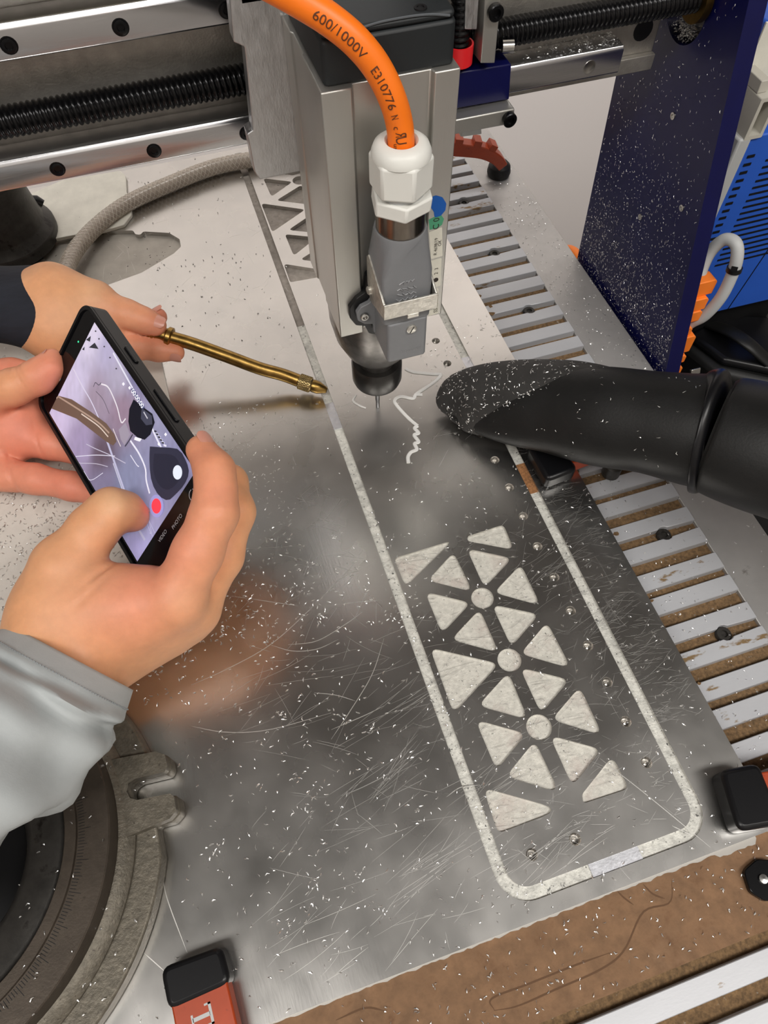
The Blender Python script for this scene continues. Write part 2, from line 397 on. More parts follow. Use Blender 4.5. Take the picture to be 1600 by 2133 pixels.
for pix in ([(1400, 1835), (1395, 1880), (1340, 1900), (1300, 1980), (1250, 2020), (1160, 2060), (1080, 2095), (1030, 2105)],
            [(1270, 1985), (1200, 2010), (1100, 2050), (1025, 2080), (1030, 2105)], [(1285, 1855), (1300, 1870), (1320, 1885)], [(700, 2125), (760, 2100), (800, 2105)],
            [(1340, 1842), (1360, 1862), (1385, 1872)]):
    ribbon(mb, spline([at(x, y, -4) for x, y in pix], 40), .8, -3.98)
M_cut = mat('cut_board', (.115, .06, .03), .9)
mk('cut_mark', mb, M_cut, mdf, kind='stuff', smooth=0)
p = at(1583, 1832, -4); 
hd = thing('hold_down_washer', 'black eccentric hold-down washer with a screw on the fibreboard by its right edge', 'fastener', (p[0], p[1], -4.05))
mk('washer', MB().prism(rpoly([(-9, -3), (-4, -9), (5, -9), (10, -2), (9, 6), (2, 8.5), (-7, 6)], 4), (p[0], p[1], -4.05), (1, 0, 0), (0, 1, 0), (0, 0, 1), 0, 3.5), M_screw, hd, bevel=.5)
mk('screw', MB().lathe([(2.2, 3.45), (2.1, 4.4), (.01, 4.6)], (p[0], p[1], -4.05), n=14, cap=False), M_steel, hd)

# brown dust swept up along the edge of the sheet
mb = MB()
for k in range(150):
    y = RNG.uniform(-330, 320); x = 108.5 + abs(RNG.normal(0, 4.5)); a_ = RNG.uniform(1.2, 4.2); b_ = RNG.uniform(.8, 2.6); n = 9; o_ = len(mb.v)
    if abs((y - SL0 + 8.25) % SP - SP / 2) < 4.3 and False: continue
    mb.add([(x + a_ * math.cos(t) * RNG.uniform(.5, 1.1), y + b_ * math.sin(t) * RNG.uniform(.5, 1.1), -15.93) for t in np.linspace(0, 2 * math.pi, n, endpoint=False)], [tuple(range(n))])
mk('dust_patch', mb, M_dust, bed, kind='stuff', smooth=0)

# ---------------------------------------------------------------- the aluminium sheet with its milled figure
sheet = thing('aluminium_sheet', 'large scratched aluminium sheet with milled triangle pockets and a long rounded groove', 'metal sheet', (-160, 7, -4))
q3 = lambda u, v: at(780 + u * .3625, 1060 + v * .3624)[:2]
q8 = lambda u, v: at(480 + u * .3, 240 + v * .3)[:2]
TRI = [[(534, 158), (742, 90), (802, 236), (536, 186)], [(112, 284), (432, 186), (420, 212), (178, 450)], [(455, 248), (306, 412), (566, 478)], [(530, 228), (793, 284), (632, 454)],
       [(842, 318), (686, 482), (956, 556)], [(290, 476), (555, 540), (388, 718)], [(605, 576), (440, 752), (717, 828)], [(674, 549), (948, 606), (787, 795)],
       [(992, 650), (838, 834), (1132, 918)], [(318, 798), (718, 890), (455, 1178)], [(770, 938), (595, 1132), (885, 1213)], [(834, 911), (1122, 982), (958, 1178)],
       [(1180, 1022), (1018, 1212), (1313, 1304)], [(579, 1211), (873, 1292), (702, 1504)], [(922, 1332), (756, 1538), (1064, 1632)], [(1006, 1301), (1306, 1382), (1138, 1595)],
       [(1368, 1420), (1462, 1608), (1200, 1694), (1194, 1640)], [(625, 1602), (1075, 1728), (710, 1866)]]
TRI = [rpoly([q3(*p) for p in t], 3.2) for t in TRI]
DEEP = [[(228, 438), (432, 462), (285, 566)], [(492, 484), (318, 592), (560, 622)], [(214, 612), (520, 655), (290, 812)], [(560, 690), (402, 797), (600, 818)], [(378, 826), (600, 848), (440, 976)],
        [(600, 930), (484, 1002), (620, 1022)], [(370, 1032), (600, 1068), (640, 1120), (415, 1160)], [(432, 418), (560, 380), (330, 400)]]
DEEP = [rpoly([q8(*p) for p in t], 2.2) for t in DEEP]
HUB = [circle(6.7, 24, q3(621, 513)), circle(6.8, 24, q3(776, 869)), circle(6.9, 24, q3(946, 1255))]
DHUB = [circle(6.2, 20, q8(480, 452))]
HOLES = [at(x, y)[:2] for x, y in ((908, 710), (932, 757), (1004, 905), (1031, 958), (1061, 1015), (1090, 1075), (1120, 1138), (1155, 1202), (1189, 1272), (1225, 1345), (1265, 1421), (1304, 1503), (1347, 1588), (1198, 1748), (1108, 1780))]
fish = rpoly([at(x, y)[:2] for x, y in ((84, 522), (104, 503), (147, 493), (205, 481), (277, 480), (282, 488), (293, 489), (298, 482), (352, 485), (374, 498), (377, 514), (362, 528), (295, 568), (215, 597), (150, 612), (97, 552))], 3)
def groove(wd):
    xl, xr, yb, r = -31.6, 75.2, -310, 13
    def path(off):
        a = [(xl - off, 325)]
        for cx, cy, a0 in ((xl + r, yb + r, 180), (xr - r, yb + r, 270)):
            for i in range(9):
                t = math.radians(a0 + 90 * i / 8); a.append((cx + (r + off) * math.cos(t), cy + (r + off) * math.sin(t)))
        a.append((xr + off, 325)); return a
    return path(wd / 2) + path(-wd / 2)[::-1]
GW = 6.2
outer = [(-430, -321), (109, -321), (109, 332), (-430, 332)]
v, f = filled(outer, TRI + DEEP + HUB + DHUB + [fish, groove(GW)] + [circle(3.0, 16, h) for h in HOLES], -4, 0)
mk('sheet_body', (v, f), M_plate, sheet, fix=True, bevel=.22, seg=1)
def floor_part(name, poly, z, m, zb=-3.95): 
    return mk(name, MB().prism(poly, (0, 0, 0), (1, 0, 0), (0, 1, 0), (0, 0, 1), zb, z), m, sheet, smooth=0)
for t in TRI: floor_part('triangle_pocket', t, -1.7, M_milled)
for t in HUB: floor_part('round_pocket', t, -1.7, M_milled)
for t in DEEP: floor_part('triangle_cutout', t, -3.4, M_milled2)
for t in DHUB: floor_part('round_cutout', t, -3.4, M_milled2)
M_under = mat('sheet_below', (.40, .375, .335), .5, .5, var=.1, vscale=60, spots=[((.15, .13, .11), 500, .68, .06)])
floor_part('slipper_cutout', fish, -3.6, M_under)
# the groove floor: milled stretches, bright uncut tabs, one stretch full of brown swarf
gl = groove(GW); half = len(gl) // 2; ga = np.array(gl[:half]); gb = np.array(gl[half:][::-1])
def cut_y(side, y0, y1, z, m, name):
    xc = -31.6 if side < 0 else 75.2
    floor_part(name, [(xc - GW / 2, y0), (xc + GW / 2, y0), (xc + GW / 2, y1), (xc - GW / 2, y1)], z, m)
gy = lambda x, y: at(x, y)[1]
yl = [-297, gy(930, 1495), gy(700, 892), gy(678, 840), 325]
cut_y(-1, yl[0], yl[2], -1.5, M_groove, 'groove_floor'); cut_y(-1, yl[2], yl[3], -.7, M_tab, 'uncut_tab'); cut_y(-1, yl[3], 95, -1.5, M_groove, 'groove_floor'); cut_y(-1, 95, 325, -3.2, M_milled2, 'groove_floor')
yr = [-297, gy(1112, 1025), gy(1082, 965), gy(972, 765), gy(960, 745), 325]
cut_y(1, yr[0], yr[1], -1.5, M_groove, 'groove_floor'); cut_y(1, yr[1], yr[2], -1.1, M_rustg, 'packed_swarf'); cut_y(1, yr[2], yr[3], -1.5, M_groove, 'groove_floor'); cut_y(1, yr[3], yr[4], -.7, M_tab, 'uncut_tab'); cut_y(1, yr[4], 325, -1.5, M_groove, 'groove_floor')
xt0, xt1 = at(1228, 1805)[0], at(1330, 1765)[0]
floor_part('groove_corner', [tuple(p) for p in ga[1:10]] + [(xt0, -313.1), (xt0, -306.9)] + [tuple(p) for p in gb[1:10][::-1]], -1.5, M_groove)
floor_part('uncut_tab', [(xt0, -313.1), (xt1, -313.1), (xt1, -306.9), (xt0, -306.9)], -.8, M_tab)
floor_part('groove_corner', [(xt1, -313.1)] + [tuple(p) for p in ga[10:19]] + [tuple(p) for p in gb[10:19][::-1]] + [(xt1, -306.9)], -1.5, M_groove)
M_holes = mat('hole_metal', (.50, .48, .45), .32, .95, var=.35, vscale=300)
for h in HOLES:
    mk('countersunk_hole', MB().lathe([(3.0, -.05), (2.2, -1.0), (2.1, -3.3), (1.2, -3.3), (1.0, -2.9), (.01, -2.5)], (h[0], h[1], 0), n=16, cap=False), M_holes, sheet)
# torn protective film along the front edge
mb = MB(); xs = np.arange(-170, 100, 2.0); ed = [(x, -321 - .5 - .35 * abs(math.sin(x * .21) + math.sin(x * .67 + 1)) - abs(RNG.normal(0, .25)) - (.5 if x > 25 else 0) - (1.8 if 74 < x < 97 else 0)) for x in xs]
n = len(xs); mb.add([(x, -320.5, -3.9) for x in xs] + [(a, b, -3.9) for a, b in ed], [(i, i + 1, n + i + 1, n + i) for i in range(n - 1)])
M_film = mat('torn_film', (.42, .40, .37), .35, .3); mk('torn_film', mb, M_film, sheet, smooth=0)
# scratches: long drawn ones and many short ones
mb = MB()
for pix in ([(398, 1427), (470, 1395), (560, 1345), (640, 1275), (735, 1178)], [(565, 1344), (610, 1356), (660, 1352), (705, 1332)], [(690, 1540), (730, 1480), (775, 1405), (800, 1330)], [(400, 1513), (470, 1525), (560, 1520), (690, 1485)],
            [(600, 1343), (660, 1335), (720, 1300), (755, 1275)], [(655, 1443), (700, 1448), (740, 1460)], [(470, 1240), (540, 1250), (620, 1262)], [(340, 1790), (345, 1860), (390, 1985)], [(300, 1985), (345, 2025)], [(660, 1265), (740, 1255), (810, 1248)],
            [(1250, 1580), (1340, 1650), (1480, 1765)], [(700, 1210), (740, 1190), (790, 1165)], [(690, 1520), (760, 1490), (800, 1470)], [(1400, 1720), (1440, 1740)], [(930, 1660), (960, 1640), (1000, 1635)]):
    ribbon(mb, spline([at(x, y) for x, y in pix], 30), .40, .03)
def scatter_scr(n, x0, x1, y0, y1, ang, sp, l0, l1, wd):
    for _ in range(n):
        x, y = RNG.uniform(x0, x1), RNG.uniform(y0, y1); a = ang + RNG.normal(0, sp); l = RNG.uniform(l0, l1); k = RNG.normal(0, .09)
        t = np.linspace(-.5, .5, 6); pts = np.c_[x + l * t * math.cos(a) - k * l * t * t * math.sin(a), y + l * t * math.sin(a) + k * l * t * t * math.cos(a)]
        ins = (pts[:, 0].max() < 108) & (pts[:, 1].min() > -320)
        if ins: ribbon(mb, pts, wd * RNG.uniform(.5, 1.1), .03)
scatter_scr(170, -130, 105, -320, -5, .3, .9, 5, 26, .14)
scatter_scr(430, 78, 107, -260, -50, .0, .35, 2.5, 15, .14)
scatter_scr(430, -20, 72, -300, -110, .05, .5, 2, 12, .14)
scatter_scr(110, -140, -20, -310, -160, .25, .35, 8, 40, .13)
for x_, y_ in ((-60, -285), (-20, -255), (-50, -205), (0, -298), (-75, -240), (60, -150), (90, -130), (88, -190)): scatter_scr(11, x_ - 14, x_ + 14, y_ - 7, y_ + 7, .28, .12, 18, 46, .15)
scatter_scr(110, -100, 30, -140, 10, .1, .7, 8, 34, .15)
scatter_scr(160, -190, -30, 60, 300, 1.0, .8, 4, 18, .14)
# a scratch lies only on the skin of the sheet, not over its pockets
M_scr.use_nodes = True
mk('scratch', mb, M_scr, sheet, kind='stuff', smooth=0, fix=False)
# coolant: the bright bead left by the air jet
def bead(pix, r):
    r = np.array(r if hasattr(r, '__len__') else [r] * 60); P = spline([at(x, y, .25) for x, y in pix], 60); rr = np.interp(np.linspace(0, 1, 60), np.linspace(0, 1, len(r)), r)
    return MB().tube(P, rr, 8, flat=(.55, 1), up=(0, 0, 1))
cool = thing('coolant_trail', 'glossy zigzag trail of blown coolant on the sheet beside the cutter', 'liquid', (22, -15, 0))
mk('coolant_bead', bead([(845, 768), (858, 774), (880, 777), (905, 779), (918, 780), (905, 795), (880, 812), (868, 820), (862, 828)], 1.25), M_liquid, cool)
mk('coolant_bead', bead([(880, 822), (866, 822), (860, 830), (835, 826), (822, 834), (828, 846), (850, 870), (870, 887)], 1.25), M_liquid, cool)
mk('coolant_bead', bead([(870, 887), (864, 892), (872, 902), (863, 906), (872, 920), (864, 924), (868, 936), (856, 942), (850, 952), (851, 964)], 1.3), M_liquid, cool)
mk('coolant_bead', bead([(742, 822), (736, 835), (750, 845), (762, 850)], [.5, .8, .8, .5]), M_liquid, cool)

# ---------------------------------------------------------------- white sheet at the left, pale offcut at the back
ws = [at(x, y, 0)[:2] for x, y in ((316, 637), (446, 1310))]
wp = rpoly([(-137.5, 149), (-138.5, -129.5), (-425, -129.5), (-425, 149)], 12, 6)
mk('white_sheet', MB().prism(wp, (0, 0, .05), (1, 0, 0), (0, 1, 0), (0, 0, 1), 0, 2.4), M_sheet, label='matt whitish sheet with rounded corners, strewn with chips, under the hands', cat='plastic sheet', bevel=.5)
oc = [at(x, y, 3)[:2] for x, y in ((60, 405), (130, 375), (250, 355), (262, 366), (264, 400), (274, 425), (274, 447), (258, 468), (215, 480), (150, 490), (108, 498), (92, 465), (84, 430))]
mk('sheet_offcut', MB().prism(rpoly(oc, 3), (0, 0, .05), (1, 0, 0), (0, 1, 0), (0, 0, 1), 0, 3), M_offcut, label='pale offcut plate with rounded corners lying behind the braided hose', cat='metal offcut', bevel=.5)
# ---------------------------------------------------------------- gantry: beam, rails, ball screw, blue side plate
X1, Y1, Z1 = A(1, 0, 0), A(0, 1, 0), A(0, 0, 1)
gan = thing('gantry', 'gantry of the milling machine with polished rails, black ball screw and dark blue side plate', 'machine gantry', (217, 60, -45))
mk('beam', MB().box((-470, 78, 157), (200, 132, 262)), M_beam, gan, bevel=.8)
mk('beam_foot', MB().box((60, 74, 157), (200, 78, 166)), M_beam, gan, bevel=.5)
M_khaki = mat('khaki_paint', (.30, .27, .20), .55, .2, var=.12, vscale=60)
mk('beam_cover', MB().box((-470, 70, 246), (-52, 78, 262)), M_khaki, gan, bevel=.8)
RP = [(62, 166), (77.8, 166), (77.8, 181), (62, 181)]
def rail_profile(z0): # polygon in (y, z)
    return [(62.6, z0), (78, z0), (78, z0 + 4), (75.5, z0 + 5.2), (75.5, z0 + 8.6), (78, z0 + 10), (78, z0 + 14), (70, z0 + 15), (63.6, z0 + 14.4), (62, z0 + 12.4), (62, z0 + .7)]
def rail(z0, xa, xb, bolts):
    r = mk('guide_rail', MB().prism(rail_profile(z0), (0, 0, 0), Y1, Z1, X1, xa, xb), M_rail, gan, bevel=.25, seg=1)
    for bx in bolts:
        mk('rail_bolt', MB().lathe([(3.8, -.02), (3.8, .10), (3.2, .12), (3.1, .7), (2.8, .8), (1.7, .8), (1.5, .15), (.01, .15)], (bx, 62, z0 + 6.2), (0, -1, 0), 18, cap=False), M_screw, gan)
    return r
rail(166.2, -470, 168.8, [-196.5, -147.4, -98.6, -50])
rail(224, -470, -44, [-194.5, -145.5, -97.1, -49])
bxr = atY(1228, 140, 62); mk('rail_hole', MB().lathe([(3.8, .02), (3.7, .14), (3.1, .12), (2.9, .04), (.01, .04)], (bxr[0], 62, bxr[2]), (0, -1, 0), 18, cap=False), M_steel, gan)
def screw_thread(xa, xb, y, z, r, pitch, depth=1.5, n=18, st=6):
    """a helical ridge swept along x"""
    m = int((xb - xa) / pitch * st); P = []
    for i in range(m + 1):
        x = xa + (xb - xa) * i / m
        for k in range(n):
            t = 2 * math.pi * k / n; ph = (x / pitch - t / (2 * math.pi)) % 1.0
            rr = r - depth * (1 - abs(math.sin(math.pi * ph)) ** .7); P.append((x, y + rr * math.cos(t), z + rr * math.sin(t)))
    F = [(i * n + k, i * n + (k + 1) % n, (i + 1) * n + (k + 1) % n, (i + 1) * n + k) for i in range(m) for k in range(n)]
    return P, F
mk('ball_screw', screw_thread(-470, 212, 68, 196.2, 7.2, 2.8, 1.3), M_screw, gan, smooth=60)
hb = atY(1340, 62, 78); mk('beam_hole', MB().lathe([(6.2, .02), (6, .2), (.01, .2)], (hb[0], 78, hb[2]), (0, -1, 0), 20, cap=False), M_black, gan)
sp = rpoly([(-33, -60), (-25, -16), (10, 113), (35, 208), (60, 300), (152, 300), (134, 130), (122, -6), (118, -60)], 4)
hc = (82, 185)
v, f = filled(sp, [circle(19, 32, hc)], 0, 12)
sv = [(218 + p[2], p[0], p[1]) for p in v]
mk('side_plate', (sv, f), M_blue, gan, bevel=.5, seg=1)
mk('plate_bore', MB().lathe([(19, 0), (19, 11.5), (.01, 11.5)], (218.2, hc[0], hc[1]), (1, 0, 0), 32, cap=False), M_alu2, gan)
mk('screw_bearing', MB().lathe([(5, 0), (12, .2), (12, 5), (8.5, 5.2), (8.5, 14)], (211, 70, 195), (1, 0, 0), 28), M_brass, gan)
for (y, z) in ((62, 132), (24, 92), (60, 60)):
    mk('plate_bolt', MB().lathe([(2.3, 0), (2.2, .8), (1.2, .9), (1.1, .3), (.01, .3)], (218, y, z), (-1, 0, 0), 12, cap=False), M_steel, gan)
mk('gantry_foot', MB().box((219, -20, -110), (229, 112, -60)), M_blue, gan, bevel=1)

# ---------------------------------------------------------------- the carriage on the gantry
car = thing('z_carriage', 'aluminium carriage plate with notched left edge, brackets and a blue block behind the spindle', 'machine carriage', (-10, 40, 158))
zp = [atY(x, y, 34) for x, y in ((474, -60), (478, 0), (487, 88), (510, 98), (525, 250), (527, 272), (515, 280), (520, 304), (530, 358), (541, 374), (622, 358))]
zp2 = [(p[0], p[2]) for p in zp] + [(27, 158), (27, 235)]
mk('carriage_plate', MB().prism(zp2, (0, 34, 0), X1, Z1, Y1, 0, 9), M_alu2, car, bevel=.5)
for z in (173.5, 231): mk('bearing_block', MB().box((-42, 43, z - 11), (27, 61.7, z + 11)), M_black, car, bevel=1)
mk('nut_block', MB().box((-30, 44, 184), (27, 82 - 21, 212)), M_black, car)
def face(pix, Y, dy, m, name, bevel=.5, par=car):
    pts = [atY(x, y, Y) for x, y in pix]; return mk(name, MB().prism([(p[0], p[2]) for p in pts], (0, Y, 0), X1, Z1, Y1, 0, dy), m, par, bevel=bevel)
face([(1012, -40), (1047, -40), (1040, 40), (1031, 132), (1001, 132), (1008, 40)], 50, 11, M_anod, 'bracket')
b = atY(1030, 23, 50); socket_bolt('bracket_bolt', car, b, (0, -1, 0), 4.0, 3.2, M_screw, None)
b = atY(1046, 97, 58); mk('side_screw', MB().lathe([(3.2, 0), (3.2, 6), (.01, 6)], b, (1, -.25, 0), 16), M_steel, car)
face([(800, 176), (1066, 133), (1061, 208), (800, 253)], 54, 16, M_blue, 'blue_block', .8)
face([(800, 279), (1073, 226), (1070, 258), (800, 308)], 46, 11, M_anod, 'stop_bar', .8)
b = atY(1059, 246, 46); socket_bolt('stop_bolt', car, b, (0, -1, 0), 4.0, 3.4, M_screw, None)
face([(970, -30), (1000, -30), (994, 62), (968, 62)], 52, 9, M_alu2, 'cable_clip')
b = atY(958, 112, 56)
mk('red_ring', MB().lathe([(7.6, 0), (7.6, 9.5), (6.7, 9.5), (6.7, 0)], (b[0], 58, b[2] - 5), Z1, 28, cap=False), M_red, car)
def corr(path, r, pitch, n=14, dep=.9):
    L = np.r_[0, np.cumsum(np.linalg.norm(np.diff(path, axis=0), axis=1))]; m = int(L[-1] / pitch * 5); s = np.linspace(0, L[-1], m); P = np.stack([np.interp(s, L, path[:, i]) for i in range(3)], 1)
    return MB().tube(P, r - dep * (.5 + .5 * np.cos(2 * np.pi * s / pitch)), n)
mk('sleeved_cable', corr(spline([(b[0], 58, b[2]), (b[0] - 1, 58, b[2] + 30), (b[0] - 5, 60, b[2] + 70)], 30), 5.4, 2.9), M_screw, car, smooth=60)
face([(960, 286), (1004, 280), (1003, 266), (962, 272)], 52, 6, M_greyp, 'limit_switch', .6)

# unseen upper works, added above the frame to darken what the sheet mirrors
mk('unseen_channel_box', MB().box((-470, 84, 262.2), (206, 130, 345)), M_black, gan, bevel=2)
mk('unseen_upper_plate', MB().box((-46, 34, 243), (27, 43, 430)), M_alu2, car, bevel=.8)
mk('unseen_motor_box', MB().box((-38, 44, 300), (26, 60, 440)), M_black, car, bevel=3)

# ---------------------------------------------------------------- spindle
spi = thing('milling_spindle', 'square aluminium milling spindle with dark cap, stickers, collet nut and thin cutter', 'spindle', (0, 0, 0))
W, F0, zb, zt = 29.2, -30.7, 105.8, 237
prof = [(-W, F0), (-16.4, F0), (-15.6, F0 + 3.2), (17.6, F0 + 3.2), (18.2, F0), (W, F0), (W, 33.9), (-W, 33.9), (-W, 19), (-W + .8, 18), (-W + .8, 1), (-W, 0)]
mk('housing', MB().prism(prof, (0, 0, 0), X1, Y1, Z1, zb, zt), M_anod, spi, bevel=.6)
lip = [atY(x, y, F0 + 2.5) for x, y in ((738, 200), (738, 192), (903, 158), (906, 166))]
cap = rpoly([(-W + 2.4, F0 + 3.2), (W - 1.6, F0 + 3.2), (W - 1.6, 33), (-W + 2.4, 33)], 3)
mk('cap', MB().prism(cap, (0, 0, 0), X1, Y1, Z1, 236.8, 253.5, 1.0).prism([(c[0] * .985, c[1] * .97) for c in cap], (0, 0, 0), X1, Y1, Z1, 253.5, 256.6), M_cap, spi, bevel=1.2)
arc = spline([(-17, -27.2, 254.6), (-6, -26.6, 256.4), (6, -26.5, 256.8), (16, -26.6, 256.4), (24.5, -27.0, 255)], 30); mk('cap_seam', MB().tube(arc, .45, 6), mat('worn_edge', (.09, .10, .11), .5), spi)
for x, y in ((14.5, -21.5), (-14, -21.5)): mk('cap_screw', MB().lathe([(2.6, 256.65), (2.5, 257.1), (1.5, 257.1), (1.4, 256.7), (.01, 256.7)], (x, y, 0), n=16, cap=False), M_black, spi)
mk('nose_flange', MB().lathe([(.01, 107), (28, 107), (27.6, 88), (24.8, 73), (19.5, 61), (13.5, 53), (11.2, 52.4), (11.2, 44), (.01, 44)], (0, 0, 0), n=48, cap=False), mat('smeared_steel', (.20, .19, .18), .34, .9, var=.45, vscale=70, spots=[((.5, .48, .45), 45, .58, .12)]), spi)
mk('collet_nut', MB().lathe([(11.4, 47), (15.6, 48), (16.4, 46.5), (16.4, 33), (15.4, 30), (12, 28), (4, 27.6), (3.6, 29), (.01, 29)], (0, 0, 0), n=48, cap=False), mat('dark_nut', (.06, .058, .056), .30, .85, var=.2, vscale=60), spi)
mk('cutter', MB().lathe([(1.5, 30), (1.5, 8), (1.3, 7.5), (1.3, .3), (.01, .06)], (0, 0, 0), n=14, cap=False), mat('cutter_steel', (.16, .16, .165), .3, 1.0), spi)
# connector base on the spindle's face, with its locking lever
mk('connector_base', MB().prism(rrect(-11.2, -58, 10.4, F0 + 1.9, 2.2), (0, 0, 0), X1, Y1, Z1, 107.5, 134), M_hood, spi, bevel=.8)
sc = atY(857, 684, -58); mk('slotted_screw', MB().lathe([(2.6, 0), (2.6, .9), (2.2, 1.2), (.01, 1.2)], (sc[0], -58, sc[2]), (0, -1, 0), 20, cap=False), M_zinc, spi)
mk('screw_slot', MB().obox((sc[0], -59.22, sc[2]), unit((.55, 0, 1)), Y1, unit((1, 0, -.55)), 2.2, .06, .28), M_black, spi)
ear = [(-12, 116), (-17, 117.5), (-20.6, 121), (-21, 126), (-18.5, 129.5), (-14, 131), (-12, 134)]
mk('gasket', MB().prism(rpoly([(-9, 104), (-14, 107), (-16, 113), (-21, 115), (-24, 121), (-24, 128), (-20, 133), (-15, 136), (-14, 146), (-9, 148)], 2), (0, -33.5, 0), X1, Z1, Y1, 0, 4.5), M_black, spi, bevel=.4)
mk('fixing_ear', MB().prism(rpoly(ear + [(-8, 134), (-8, 110), (-12, 109)], 1.5), (0, -36.5, 0), X1, Z1, Y1, 0, 3), M_hood, spi, bevel=.4)
socket_bolt('ear_screw', spi, (-17, -36.5, 123.5), (0, -1, 0), 2.3, 1.6, M_steel, None)
LVP = [(-60.6, 142), (-60.6, 151), (-37, 162), (-34, 159), (-34, 142), (-38, 134), (-46, 137)]
lv = [(-13.6, -34, 150), (-13.6, -34, 128), (-13.6, -60.5, 136), (-13.6, -60.5, 144)]
mk('locking_lever', MB().prism(LVP, (0, 0, 0), Y1, Z1, X1, -14, -12.8)
   .prism(LVP, (0, 0, 0), Y1, Z1, X1, 12.4, 13.6)
   .box((-14, -61.6, 142), (13.6, -60.4, 151)).box((-2, -61.8, 139.6), (4, -60.6, 142.1)), M_zinc, spi, bevel=.35)
mk('lever_pivot', MB().lathe([(2.2, 0), (2.2, 1.2), (1.5, 1.8), (.01, 1.8)], (-14, -39, 142), (-1, 0, 0), 16, cap=False), M_zinc, spi)
t = MB(); text_on(t, 'HARTING', (7.6, -58.05, 114.5), (-1, 0, 0), (0, 0, -1), 2.6, lift=.12)
mk('embossed_name', t, mat('hood_relief', (.25, .255, .265), .4), spi, smooth=0)
# stickers
YS = F0 - .06
def sticker(pix, m, name, k=0):
    pts = [atY(x, y, YS - .05 * k) for x, y in pix]; pl = [(p[0], p[2]) for p in pts]
    return mk(name, MB().prism(pl, (0, YS - .05 * k, 0), X1, Z1, Y1, 0, .05), m, spi, smooth=0)
sticker([(893, 458), (905, 452), (918, 446), (925, 456), (921, 468), (912, 475), (895, 479)], M_green, 'green_sticker')
bl = rpoly([(p[0], p[1]) for p in ((894, 424), (896, 412), (908, 407), (922, 411), (930, 424), (928, 438), (919, 449), (905, 454), (904, 442), (898, 433))], 6)
sticker(bl, M_dblue, 'blue_sticker', 1)
sticker(rpoly([(894, 484), (921, 473), (922, 533), (898, 540)], 2), M_label, 'paper_label')
sticker(rpoly([(894, 544), (920, 537), (918, 595), (906, 598), (894, 579)], 2), M_label, 'paper_label')
sticker(rpoly([(893, 648), (906, 643), (908, 600), (913, 601), (913, 652), (893, 659)], 1), M_label, 'paper_label')
t = MB()
def vtext(s, x, y, size): 
    p = atY(x, y, YS - .12); text_on(t, s, p, (0, 0, 1), (-1, 0, 0), size, lift=0)
vtext('R 4698/19', 910, 531, 2.5); vtext('OK', 919, 512, 2.5); vtext('2  3', 912, 571, 2.8); vtext('SS 10', 911, 650, 3.2); vtext('C 0', 914, 477, 4.5)
mk('label_print', t, M_ink, spi, smooth=0)
p = atY(908, 583, YS); mk('label_dot', MB().lathe([(1.4, 0), (1.4, .12), (.01, .12)], p, (0, -1, 0), 16, cap=False), M_ink, spi)

# ---------------------------------------------------------------- orange power cable with its gland and plug
cab = thing('power_cable', 'thick orange power cable with white gland and grey plug on the spindle', 'cable', (-.5, -45, 134))
CX, CY = -.6, -45
hp = rpoly([(-12.6 + CX, -57.5), (12.6 + CX, -57.5), (12.6 + CX, -32.5), (-12.6 + CX, -32.5)], 3.2, 4)
def ring_of(poly, z, s=1.0, c=(CX, CY)): return [A(c[0] + (a - c[0]) * s, c[1] + (b - c[1]) * s, z) for a, b in poly]
cr = circle(12.4, len(hp), (CX, CY), a0=math.atan2(hp[0][1] - CY, hp[0][0] - CX))
mk('plug_hood', MB().loft([ring_of(hp, 134.2, .99), ring_of(hp, 136), ring_of(hp, 162), ring_of([(.5 * (a[0] + b[0]), .5 * (a[1] + b[1])) for a, b in zip(hp, cr)], 172, .98), ring_of(cr, 180), ring_of(cr, 181, .97)]), M_hood, cab, smooth=30)
t = MB()
for i, (zz, ln) in enumerate(((155, 9), (152, 9), (149, 10), (146, 8), (159, 7))):
    pts = [(CX - 1 + ln * (k / 10 - .5) + .6 * (k % 3), -57.6, zz + .9 * math.sin(k * 2.3 + i)) for k in range(11)]
    t.tube(pts, .32, 5)
mk('moulded_marks', t, MATS['hood_relief'], cab)
mk('metal_sleeve', MB().lathe([(11.3, 180), (11.3, 194)], (CX, CY, 0), n=32), mat('dark_sleeve', (.24, .21, .18), .22, 1.0, var=.2, vscale=60), cab)
tl = unit((.10, .0, 1))
mk('lock_nut', MB().prism(hexa(14.2, .35), (CX, CY, 191.5), X1, Y1, tl, 0, 7), M_white, cab, bevel=.9)
mk('gland_thread', MB().lathe([(10.5, 197), (10.5, 202)], (CX, CY, 0), n=24), M_greyp, cab)
mk('gland_nut', MB().prism(hexa(13.9, .62), (CX, CY, 0), X1, Y1, Z1, 200.5, 215.5), M_white, cab, bevel=1.2)
mk('gland_dome', MB().lathe([(12.6, 215), (12.6, 216.5), (11.5, 219.3), (9.2, 221), (7.0, 221.2), (6, 220), (5.6, 216)], (CX, CY, 0), n=36, cap=False), M_white, cab)
cp = [(CX, CY, 205), (CX, CY, 216)] + [tuple(atd(x, y, d)) for x, y, d in ((832, 258, 284), (814, 197, 274), (783, 137, 266), (740, 85, 259), (688, 42, 254), (625, 2, 250), (540, -45, 246), (440, -95, 243))]
CPATH = spline(cp, 140); CR = 5.5
mk('cable_sheath', MB().tube(CPATH, CR, 20), M_orange, cab, smooth=80)
CL = np.r_[0, np.cumsum(np.linalg.norm(np.diff(CPATH[::-1], axis=0), axis=1))]; CREV = CPATH[::-1]
